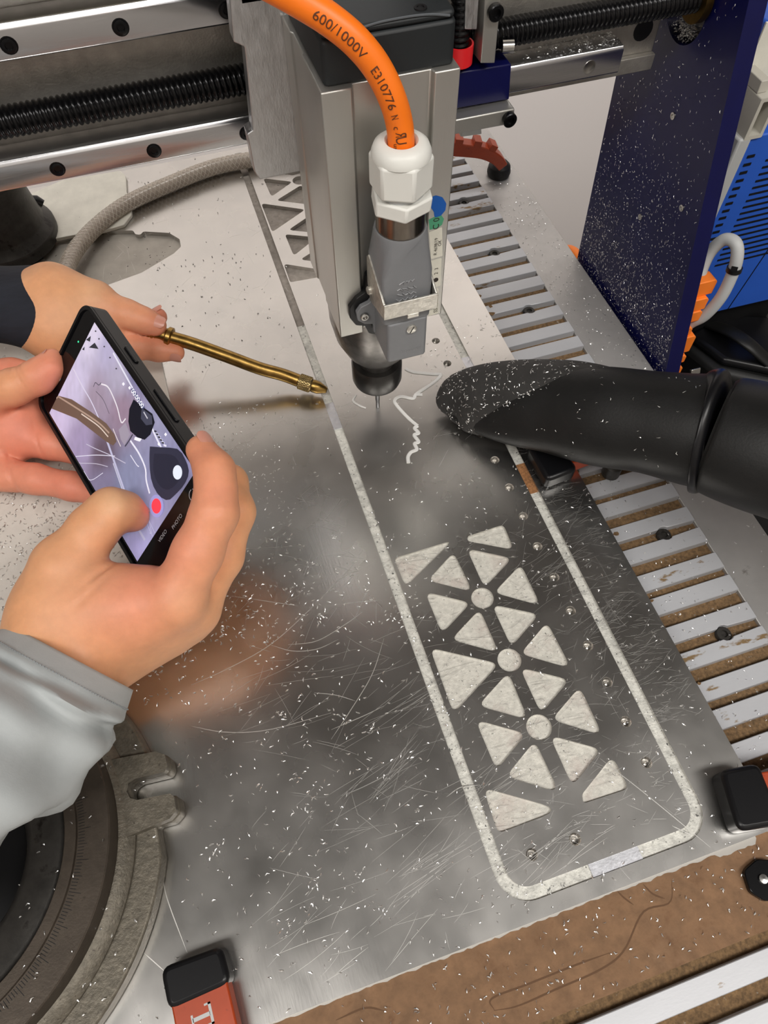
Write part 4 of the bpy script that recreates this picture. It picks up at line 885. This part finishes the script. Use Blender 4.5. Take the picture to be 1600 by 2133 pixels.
mk('case_handle', MB().tube(spline([at(1470, 672, -96), at(1520, 690, -84), at(1560, 716, -82), at(1600, 752, -94)], 20), 5, 12, flat=(.6, 1.5), up=(0, 0, 1)), M_rubber, ccs, smooth=80)
for x, y in ((1500, 775), (1446, 772)): mk('latch', MB().prism(rrect(-5, -3, 5, 3, 1), at(x, y, -112), X1, unit((0, .5, 1)), unit((0, -1, .5)), 0, 3), M_steel, ccs, bevel=.6)
# ---------------------------------------------------------------- hands: one smooth surface each, grown round the finger bones
def smin(a, b, k):
    h = np.clip(1 - np.abs(a - b) / k, 0, None); return np.minimum(a, b) - h * h * k * .25
def cone(X, a, b, ra, rb):
    a = np.array(a, np.float32); b = np.array(b, np.float32); d = b - a; L = float(d @ d) + 1e-6
    t = np.clip(((X - a) @ d) / L, 0, 1); q = X - a - t[..., None] * d
    return np.sqrt((q * q).sum(-1)) - (ra + (rb - ra) * t)
def nets(F, lo, h):
    """naive surface nets"""
    s = F < 0; nx, ny, nz = F.shape; acc = np.zeros((nx - 1, ny - 1, nz - 1, 3), np.float32); cnt = np.zeros((nx - 1, ny - 1, nz - 1), np.float32)
    I = np.indices(cnt.shape).transpose(1, 2, 3, 0).astype(np.float32)
    for ax in range(3):
        o1, o2 = [i for i in range(3) if i != ax]
        for da in (0, 1):
            for db in (0, 1):
                off = [0, 0, 0]; off[o1] = da; off[o2] = db; off2 = list(off); off2[ax] = 1
                sl = tuple(slice(off[i], off[i] + cnt.shape[i]) for i in range(3)); sl2 = tuple(slice(off2[i], off2[i] + cnt.shape[i]) for i in range(3))
                f0, f1 = F[sl], F[sl2]; m = s[sl] != s[sl2]; t = np.where(m, f0 / np.where(m, f0 - f1, 1), 0)
                p = np.zeros(cnt.shape + (3,), np.float32); p[..., ax] = t; p[..., o1] = da; p[..., o2] = db
                acc += p * m[..., None]; cnt += m
    act = cnt > 0; idx = np.full(cnt.shape, -1); idx[act] = np.arange(act.sum())
    V = (I[act] + acc[act] / cnt[act][:, None]) * h + np.array(lo); Q = []
    for ax in range(3):
        o1, o2 = [i for i in range(3) if i != ax]
        sl = [slice(1, n - 1) for n in F.shape]; sl[ax] = slice(0, F.shape[ax] - 1); sl2 = list(sl); sl2[ax] = slice(1, F.shape[ax])
        m = s[tuple(sl)] != s[tuple(sl2)]; P = np.argwhere(m)
        base = np.array([1, 1, 1]); base[ax] = 0; P = P + base; flip = s[tuple(P.T)]
        c = []
        for da, db in ((1, 1), (0, 1), (0, 0), (1, 0)):
            q = P.copy(); q[:, o1] -= da; q[:, o2] -= db; c.append(idx[tuple(q.T)])
        q = np.stack(c, 1); fl = flip if ax != 1 else ~flip
        q[~fl] = q[~fl][:, ::-1]; Q.append(q)
    Q = np.vstack(Q); Q = Q[(Q >= 0).all(1)]
    return V, Q
TAN, PINK, RED = A(.70, .345, .175), A(.74, .275, .18), A(.66, .19, .135)
def hand(parent, palm, fingers, creases=(), pinks=(), tan=TAN, h=1.25, kp=9, kf=7, name='hand', base_w=0.0):
    """palm: list of cones (a, b, ra, rb); fingers: list of chains [(p, r), ...]"""
    pts = np.array([p for c in palm for p in (c[0], c[1])] + [p for f in fingers for p, r in f]); rad = 24
    lo = pts.min(0) - rad; hi = pts.max(0) + rad; n = np.ceil((hi - lo) / h).astype(int) + 1
    g = [lo[i] + h * np.arange(n[i], dtype=np.float32) for i in range(3)]
    X = np.stack(np.meshgrid(*g, indexing='ij'), -1).astype(np.float32)
    D = None
    for a, b, ra, rb in palm:
        d = cone(X, a, b, ra, rb); D = d if D is None else smin(D, d, kp * 1.6)
    out = D
    for f in fingers:
        d = None
        for (a, ra), (b, rb) in zip(f[:-1], f[1:]):
            q = cone(X, a, b, ra, rb); d = q if d is None else smin(d, q, 4.5)
        out = smin(out, smin(D, d, kf), 1.6)
    for p, u, w_, Rr, amp in creases:
        p = np.array(p); u = unit(u); e = X - p; out = out + amp * np.exp(-((e @ u) / w_) ** 2) * np.exp(-(e * e).sum(-1) / Rr ** 2)
    V, Q = nets(out, lo, h)
    col = np.tile(np.array(tan), (len(V), 1)); col = col * (1 - base_w) + PINK * base_w
    for p, R0, c, a in pinks:
        w_ = a * np.exp(-((V - np.array(p)) ** 2).sum(1) / R0 ** 2); col = col * (1 - w_[:, None]) + np.array(c) * w_[:, None]
    o = mk(name, (V, Q.tolist(), col), M_skin, parent, smooth=180, fix=False)
    print('HAND', name, len(V), 'min z %.1f' % V[:, 2].min())
    return o
def nail(par, tip, back, nrm, r, wd=4.6, ln=5.4):
    tip = np.array(tip, float); d = unit(tip - np.array(back)); nrm = unit(np.array(nrm, float) - d * (np.array(nrm, float) @ d)); s = np.cross(d, nrm); V = []; F = []
    nu, nv = 9, 8
    for i in range(nu):
        for j in range(nv):
            a = (i / (nu - 1) - .5) * 2; b = j / (nv - 1) * 2 - 1
            lim = math.sqrt(max(.05, 1 - max(0, abs(b) - .35) ** 2 / .62)); ang = a * lim * wd / r
            rr = r - .10 + .45 * (1 - (a * a * .5 + b * b * .25)) ; V.append(tip + d * (b * ln + 1.2) + (nrm * math.cos(ang) + s * math.sin(ang)) * rr)
    F = [(i * nv + j, i * nv + j + 1, (i + 1) * nv + j + 1, (i + 1) * nv + j) for i in range(nu - 1) for j in range(nv - 1)]
    return mk('nail', (V, F), M_nail, par, smooth=80)
toc = lambda p: unit(CAM - np.array(p))
# ---- person 1: hand with the blow nozzle
p1 = thing('person', 'hand in a navy knit cuff holding the brass blow nozzle', 'person', tuple(at(60, 640, 50)))
a = lambda x, y, z: at(x, y, z)
th = [(a(110, 612, 60), 15), (a(200, 628, 60), 11.0), (a(268, 655, 55), 8.8), (a(300, 668, 51), 8.2), (a(324, 677, 48), 7.2)]
ix = [(a(190, 680, 50), 11), (a(270, 692, 40), 8), (a(310, 672, 38), 7.2), (a(330, 660, 38), 6.0)]
md = [(a(195, 712, 42), 10.5), (a(285, 722, 35), 8.2), (a(330, 728, 33), 7.6), (a(366, 734, 31), 6.0)]
rg = [(a(180, 745, 35), 10), (a(250, 765, 26), 8.2), (a(275, 768, 18), 7.4), (a(262, 775, 12), 6.5)]
pk = [(a(172, 770, 28), 9), (a(225, 790, 18), 7.5), (a(245, 790, 12), 6.4)]
palm = [(a(-60, 630, 54), a(60, 624, 56), 11, 12), (a(-60, 660, 50), a(70, 664, 52), 12, 12.5), (a(70, 622, 57), a(110, 608, 61), 12.5, 13.5), (a(110, 605, 62), a(198, 622, 61), 14.5, 10.5),
        (a(85, 642, 56), a(190, 680, 50), 12.5, 11), (a(82, 665, 52), a(195, 712, 42), 12.5, 10.5), (a(84, 680, 49), a(180, 745, 35), 11.5, 10), (a(90, 690, 46), a(172, 770, 28), 10, 9), (a(120, 640, 57), a(130, 690, 48), 13, 13), (a(150, 640, 57), a(215, 690, 47), 11, 8)]
cr = [(a(268, 648, 62), unit(a(300, 668, 51) - a(240, 645, 57)), .7, 7, .7), (a(262, 646, 62), unit(a(300, 668, 51) - a(240, 645, 57)), .6, 6, .6), (a(274, 652, 61), unit(a(300, 668, 51) - a(240, 645, 57)), .6, 6, .6), (a(290, 740, 40), X1, .8, 6, .6)]
hA = hand(p1, palm, [th, ix, md, rg, pk], cr, [(a(324, 677, 50), 12, RED, .55), (a(366, 734, 31), 16, RED, .5), (a(330, 655, 40), 10, RED, .8), (a(290, 725, 35), 22, PINK, .6), (a(192, 612, 70), 9, A(.78, .50, .30), .7), (a(245, 655, 57), 18, PINK, .5), (a(160, 640, 65), 30, A(.68, .37, .20), .5)])
nail(hA, th[-1][0], th[-2][0], A(.25, -.35, 1), 7.4, 4.8, 4.6); nail(hA, ix[-1][0], ix[-2][0], A(.3, .6, .8), 6.2, 4.2, 4.0); nail(hA, md[-1][0], md[-2][0], A(.5, -.7, -.1), 6.2, 4.0, 3.8)
def sleeve(par, sections, m, name='sleeve', folds=0.0, n=56, seed=1, lip=10):
    """sections: (centre, half-axis a, half-axis b)"""
    k = [np.r_[c, a_, b_] for c, a_, b_ in sections]; s = spline(k, 46); rings = []; rg_ = np.random.default_rng(seed)
    ph = rg_.uniform(0, 6.28, 6)
    d = unit(s[0][:3] - s[3][:3])
    inner = [s[0][:3] - d * lip + (s[0][3:6] * math.cos(t) + s[0][6:9] * math.sin(t)) * .90 for t in np.linspace(0, 2 * math.pi, n, endpoint=False)]
    edge = [s[0][:3] + (s[0][3:6] * math.cos(t) + s[0][6:9] * math.sin(t)) * .955 for t in np.linspace(0, 2 * math.pi, n, endpoint=False)]
    rings = [inner, edge]
    for i, q in enumerate(s):
        f = i / 45; r = []
        for t in np.linspace(0, 2 * math.pi, n, endpoint=False):
            w_ = folds * min(1, max(0, (f - .16) / .12)) * (math.sin(3.2 * t + 16 * f + ph[0]) * .5 + math.sin(5 * t - 27 * f + ph[1]) * .3 + math.sin(2 * t + 38 * f + ph[2]) * .45)
            cuffb = .012 * math.sin(9 * t + ph[3]) if folds else 0
            r.append(q[:3] + (q[3:6] * math.cos(t) + q[6:9] * math.sin(t)) * (1 + w_ + cuffb))
        rings.append(r)
    return mk(name, MB().loft(rings, cap=False), m, par, smooth=75, fix=True)
av = lambda x0, y0, x1, y1, d: (atd(x1, y1, d) - atd(x0, y0, d)) / 2
vd = lambda x, y, k: unit(atd(x, y, 2) - CAM) * k
dA = float((R @ (a(80, 640, 54) - CAM))[2]); print('depth A', dA)
sA = [(atd(86, 640, dA), av(102, 553, 88, 727, dA), vd(86, 640, 26)), (atd(60, 640, dA), av(62, 549, 58, 725, dA), vd(60, 640, 29)), (atd(0, 634, dA - 4), av(0, 552, 0, 712, dA), vd(0, 634, 29)), (atd(-120, 625, dA - 12), av(0, 545, 0, 705, dA), vd(0, 634, 30)), (atd(-330, 610, dA - 20), av(0, 535, 0, 705, dA), vd(0, 634, 32))]
sleeve(p1, sA, M_navy, folds=0.0)
# ---- person 2: both hands on the phone
p2 = thing('person', 'pair of hands filming with a phone, right arm in a light grey jacket sleeve', 'person', tuple(atd(140, 1365, 370)))
d = atd
th = [(d(-60, 838, 434), 13.5), (d(30, 806, 424), 10.4), (d(78, 786, 423), 9.8), (d(103, 764, 424), 8.2), (d(110, 746, 425), 5.4)]
ix = [(d(-70, 782, 452), 10.5), (d(25, 777, 454), 8.8), (d(110, 785, 458), 8.0), (d(150, 800, 462), 7)]
md = [(d(0, 900, 450), 12.2), (d(105, 922, 446), 10.2), (d(190, 945, 444), 9), (d(262, 965, 442), 8)]
rg = [(d(-20, 985, 444), 11.5), (d(75, 998, 438), 9.0), (d(150, 1013, 434), 8.4), (d(235, 1036, 428), 7.4)]
palm = [(d(-330, 880, 448), d(-170, 890, 450), 19, 21), (d(-170, 860, 446), d(-60, 838, 436), 19, 15), (d(-170, 860, 450), d(-70, 785, 453), 17, 11), (d(-170, 890, 452), d(0, 895, 452), 18, 13.5), (d(-170, 930, 450), d(-20, 975, 446), 17, 12), (d(-60, 850, 446), d(40, 868, 449), 17, 12.5), (d(-40, 920, 450), d(60, 905, 450), 16, 11.5), (d(-60, 800, 454), d(40, 815, 458), 12, 9)]
Tn = unit(th[3][0] - th[1][0])
cr = [(d(35, 775, 416), Tn, .8, 10, 1.0), (d(24, 779, 416), Tn, .7, 9, .9), (d(45, 772, 416), Tn, .6, 8, .7), (d(20, 980, 432), X1, 1.0, 16, 1.1), (d(78, 920, 436), X1, .9, 12, .8), (d(30, 950, 440), unit((.5, 1, 0)), 1.0, 18, .8)]
hB = hand(p2, palm, [th, ix, md, rg], cr, [(d(100, 800, 418), 17, RED, .55), (d(60, 925, 438), 26, RED, .35), (d(150, 1015, 428), 24, RED, .5), (d(40, 860, 440), 22, RED, .4), (d(20, 770, 446), 24, RED, .35), (d(10, 800, 414), 18, TAN, .8)], base_w=.75)
nail(hB, th[3][0], th[2][0], unit(A(-.6, .5, .6)), 8.2, 4.6, 5.0)
th = [(d(118, 1262, 362), 17), (d(135, 1180, 360), 14.5), (d(195, 1102, 364), 12.2), (d(232, 1064, 367), 11.4), (d(262, 1066, 373), 9.6), (d(280, 1076, 377), 7.6)]
ix = [(d(370, 1240, 352), 13.5), (d(412, 1150, 348), 12), (d(447, 1068, 347), 11.2), (d(450, 1020, 349), 9.6), (d(447, 980, 351), 9.4), (d(420, 938, 357), 7.8)]
md = [(d(406, 1262, 372), 12), (d(462, 1160, 369), 10.6), (d(488, 1066, 367), 10.2), (d(478, 1005, 377), 9), (d(432, 985, 390), 7.8)]
rg = [(d(390, 1288, 384), 11), (d(452, 1180, 384), 9.8), (d(470, 1105, 388), 9.4), (d(405, 1075, 400), 7.6)]
pk = [(d(350, 1312, 390), 9.5), (d(405, 1220, 392), 8.6), (d(415, 1165, 396), 8), (d(365, 1140, 404), 7)]
palm = [(d(30, 1470, 328), d(98, 1348, 360), 14, 16), (d(90, 1520, 328), d(182, 1388, 366), 16, 17), (d(60, 1490, 328), d(140, 1365, 362), 18, 18.5), (d(100, 1335, 366), d(118, 1262, 362), 19, 17), (d(118, 1262, 362), d(135, 1180, 360), 17, 14.5),
        (d(150, 1330, 366), d(366, 1250, 354), 19, 13.5), (d(160, 1350, 371), d(406, 1268, 372), 19, 12), (d(180, 1372, 376), d(390, 1290, 384), 16, 11), (d(188, 1384, 380), d(350, 1316, 390), 14, 9.5),
        (d(165, 1235, 362), d(300, 1232, 357), 13.5, 10.5), (d(130, 1290, 364), d(250, 1270, 360), 18, 15)]
cr = [(d(212, 1190, 350), unit(d(280, 1190, 356) - d(205, 1120, 356)), 1.6, 10, 1.6), (d(200, 1230, 348), unit(d(280, 1190, 356) - d(205, 1120, 356)), 2.0, 12, .9), (d(452, 1068, 336), unit(d(447, 980, 351) - d(430, 1150, 348)), .8, 8, .5)]
hC = hand(p2, palm, [th, ix, md, rg, pk], cr, [(d(425, 945, 350), 18, RED, .5), (d(450, 1030, 340), 14, PINK, .6), (d(280, 1076, 375), 9, RED, .85), (d(380, 1130, 340), 22, PINK, .7), (d(290, 1215, 348), 22, RED, .45), (d(260, 1250, 345), 26, PINK, .5), (d(240, 1040, 356), 9, A(.78, .50, .30), .6), (d(385, 1255, 336), 9, A(.70, .36, .22), .6), (d(180, 1180, 346), 20, A(.70, .38, .22), .5)])
nail(hC, th[-1][0], th[-2][0], unit(A(.55, .5, .5)), 7.6, 4.2, 4.4); nail(hC, ix[-1][0], ix[-2][0], unit(ps * 1.0 + pn * .1), 7.8, 4.4, 4.6)
sC = [(d(146, 1368, 358), av(14, 1296, 276, 1434, 358), vd(146, 1368, 31)), (d(112, 1412, 346), av(-30, 1318, 262, 1478, 346), vd(146, 1368, 34)), (d(70, 1460, 332), av(-80, 1350, 222, 1548, 332), vd(100, 1400, 32)), (d(-60, 1570, 302), av(-180, 1420, 85, 1700, 302), vd(0, 1500, 32)), (d(-260, 1740, 272), av(-390, 1580, -110, 1870, 272), vd(0, 1500, 36)), (d(-560, 1980, 240), av(-700, 1800, -400, 2130, 240), vd(0, 1500, 34))]
print('SLEEVE z', [round(float(c[2]), 1) for c, _, _ in sC])
slv = sleeve(p2, sC, M_cloth, folds=.13, seed=4)
s = spline([np.r_[c, a_, b_] for c, a_, b_ in sC], 46); mb = MB()
for i0 in (6.6,):
    q = np.array([np.interp(i0, np.arange(46), s[:, j]) for j in range(9)])
    for k in range(0, 150):
        t0 = -math.pi + 2 * math.pi * k / 150; P = [q[:3] + (q[3:6] * math.cos(t) + q[6:9] * math.sin(t)) * 1.013 for t in (t0, t0 + .012, t0 + .024)]; mb.tube(P, .38, 5)
mk('stitching', mb, mat('seam_thread', (.26, .28, .29), .7), slv, kind='stuff')
sB = [(d(-190, 890, 452), av(-190, 800, -190, 985, 452), vd(-190, 890, 30)), (d(-300, 885, 450), av(-190, 790, -190, 995, 452), vd(-190, 890, 34)), (d(-560, 870, 445), av(-190, 780, -190, 1005, 452), vd(-190, 890, 36))]
print('SB', [c[2] for c, _, _ in sB], 'min', [o.name for o in []])
slb = sleeve(p2, sB, M_cloth, folds=.05, seed=9)

for o_ in (slv, slb): print('SLMIN', min(v_.co.z for v_ in o_.data.vertices) / S + BASE[o_.name][2])
# ---------------------------------------------------------------- swarf: little curled slivers, nobody could count them
def chips(name, P, N, label, m=None, L=(1.2, 3.0), Wd=(.35, .8), parent=None, grain=None, flat=.6):
    P = np.array(P, float); n = len(P); N = np.array(N, float); N = np.tile(N, (n, 1)) if N.ndim == 1 else N
    r = RNG.normal(size=(n, 3)); r = r if grain is None else r * .5 + np.array(grain)
    u = r - N * (r * N).sum(1)[:, None]; u /= np.linalg.norm(u, axis=1)[:, None] + 1e-9; v = np.cross(N, u)
    l = RNG.uniform(*L, n)[:, None]; wd = RNG.uniform(*Wd, n)[:, None]; curl = RNG.uniform(.1, .55, n)[:, None]; side = RNG.normal(0, .3, n)[:, None]; tw = RNG.normal(0, flat, n)[:, None]
    out = []
    for k, t in enumerate((-.5, 0, .5)):
        c = P + u * l * t + v * l * side * (t * t * 2) + N * (.15 + l * curl * (.25 - t * t) * 1.6 + wd * .35)
        ax = v * np.cos(tw + t) + N * np.sin(tw + t); wk = wd * (1 if k == 1 else .55)
        out += [c + ax * wk / 2, c - ax * wk / 2]
    V = np.stack(out, 1).reshape(-1, 3); b = np.arange(n)[:, None] * 6; F = np.vstack([b + np.array([0, 2, 3, 1]), b + np.array([2, 4, 5, 3])])
    o = mk(name, (V, F.tolist()), m or M_chip, parent, smooth=0, fix=False, kind='stuff'); 
    if parent is None: register(o, label, 'swarf')
    return o
def rnd(n, x0, x1, y0, y1, z, keep=None):
    p = np.c_[RNG.uniform(x0, x1, n), RNG.uniform(y0, y1, n), np.full(n, z)]
    return p[keep(p)] if keep is not None else p
clump = lambda n, k, x0, x1, y0, y1, z, sg: np.vstack([np.c_[RNG.normal(RNG.uniform(x0, x1), sg, n), RNG.normal(RNG.uniform(y0, y1), sg, n), np.full(n, z)] for _ in range(k)])
base_r = lambda p: np.hypot(p[:, 0] + 290, p[:, 1] + 214) > 118
onsheet = lambda p: base_r(p) & (p[:, 0] < 108) & (p[:, 1] > -320.5) & ~((p[:, 0] < -137) & (p[:, 1] > -131) & (p[:, 1] < 150))
P = np.vstack([rnd(900, -215, -20, -320, -100, .02, onsheet), rnd(420, -140, -75, -140, 30, .02, onsheet), rnd(520, -35, 108, -320, -60, .02, onsheet), rnd(120, -140, 100, -60, 40, .02, onsheet), rnd(140, 40, 108, -40, 60, .02, onsheet), rnd(60, -200, 60, 60, 330, .02, onsheet), clump(9, 26, -190, -30, -310, -60, .02, 2.5)])
P = P[onsheet(P)]
chips('swarf', P, (0, 0, 1), 'bright aluminium chips scattered over the scratched sheet', L=(1.0, 2.5), Wd=(.28, .62))
P = np.vstack([rnd(2600, -300, -140, -127, 60, 2.46), rnd(250, -300, -140, 60, 145, 2.46)]); P = P[RNG.random(len(P)) < np.clip((-P[:, 0] - 130) / 90 + .25, 0, 1)]
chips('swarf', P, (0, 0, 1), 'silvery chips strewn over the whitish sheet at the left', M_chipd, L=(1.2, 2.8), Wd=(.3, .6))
M_grit = mat('dark_grit', (.05, .045, .04), .6, .3)
P = np.vstack([rnd(170, -330, 70, 150, 330, .02), rnd(60, -130, -40, 60, 200, .02), clump(14, 8, -260, -60, 170, 300, .02, 5)]); P = P[(P[:, 0] < 100) & (P[:, 1] < 330)]
chips('grit', P, (0, 0, 1), 'dark grit on the sheet around the braided hose', M_grit, L=(.7, 1.9), Wd=(.4, .9))
# on the blue side plate, thickest towards its foot
n = 9000; yz = np.c_[RNG.uniform(-30, 130, n), RNG.uniform(-30, 205, n)]
lo = lambda z: np.interp(z, [-30, -16, 113, 208], [-27, -23, 12, 36]); hi = lambda z: np.interp(z, [-30, -6, 130, 208], [120, 121, 132, 140])
ins = (yz[:, 0] > lo(yz[:, 1])) & (yz[:, 0] < hi(yz[:, 1])) & (np.hypot(yz[:, 0] - 82, yz[:, 1] - 185) > 20)
dens = np.interp(yz[:, 1], [-30, 0, 30, 60, 110, 205], [1.0, .95, .6, .38, .16, .04]); ins &= RNG.random(n) < dens
yz = yz[ins]; P = np.c_[np.full(len(yz), 217.9), yz]
chips('swarf', P, (-1, 0, 0), 'fine chips clinging to the dark blue side plate', L=(.7, 1.9), Wd=(.22, .5), grain=(0, .15, .5))
P = np.c_[np.full(320, 217.9), RNG.normal(82, 5, 320), RNG.normal(172, 3.2, 320)]; P[:, 0] = 219 + RNG.uniform(0, 9, 320)
chips('swarf', P, (-.3, 0, 1), 'chips heaped in the round bore of the side plate', L=(1.2, 2.4))
P = np.vstack([rnd(330, 176, 213, -60, 200, -18.5), rnd(60, 176, 213, -300, -60, -18.5), rnd(70, 180, 213, 190, 300, -18.5)])
chips('swarf', P, (0, 0, 1), 'sparse chips on the plain border of the bed', L=(1.0, 2.2))
P = np.c_[rnd(330, 112, 173, -330, 10, -15.9)]
chips('swarf', P, (0, 0, 1), 'sparse chips on the slats beside the sheet', L=(.9, 2.0), Wd=(.25, .6))
P = rnd(240, -130, 104, -357, -325, -3.95); chips('swarf', P, (0, 0, 1), 'sparse chips on the brown fibreboard', L=(.9, 2.2), Wd=(.3, .7))
P = rnd(420, -400, -180, -320, -110, 0, lambda p: (np.hypot(p[:, 0] + 290, p[:, 1] + 214) < 106) & (np.hypot(p[:, 0] + 290, p[:, 1] + 214) > 46)); rr = np.hypot(P[:, 0] + 290, P[:, 1] + 214)
P[:, 2] = np.interp(rr, [46, 52, 65, 66.5, 68, 88, 88.6, 91, 95, 107], [22, 27.3, 28, 28, 31.5, 30.1, 18, 17, 13.3, 11.6]); chips('swarf', P, (0, 0, 1), 'bright chips on the cast iron swivel base', L=(.9, 2.2))
P = np.c_[RNG.uniform(100, 168, 260), RNG.uniform(63, 77, 260), np.full(260, 181.4)]; P = P[RNG.random(260) < np.interp(P[:, 0], [100, 125, 145, 168], [.2, .3, 1, .9])]
chips('swarf', P, (0, 0, 1), 'chips lying along the lower guide rail', L=(.9, 2.2))
# on the vacuum nozzle: sampled from its own faces that look up
def on_mesh(o, n, keep):
    me = o.data; b = BASE[o.name]; fc = [(np.array(p.center) / S + b, np.array(p.normal), p.area) for p in me.polygons]; fc = [q for q in fc if keep(q[0], q[1])]
    w_ = np.array([q[2] for q in fc]); i = RNG.choice(len(fc), n, p=w_ / w_.sum()); me_v = [[np.array(me.vertices[v].co) / S + b for v in p.vertices] for p in me.polygons if keep(np.array(p.center) / S + b, np.array(p.normal))]
    P = []; N = []
    for k in i:
        q = me_v[k]; r = RNG.dirichlet(np.ones(len(q))); P.append(sum(a_ * b_ for a_, b_ in zip(r, q))); N.append(fc[k][1])
    return np.array(P), np.array(N)
P, N = on_mesh(bpy.data.objects['nozzle_mouth'], 850, lambda c, nn: nn @ unit(CAM - c) > .25)
chips('swarf', P, N, '', L=(.9, 2.4), Wd=(.25, .6), parent=vac, grain=(.1, .1, .3))
P, N = on_mesh(bpy.data.objects['nozzle_tube'], 60, lambda c, nn: nn @ unit(CAM - c) > .3); chips('swarf', P, N, '', L=(.9, 2.4), Wd=(.2, .5), parent=vac)
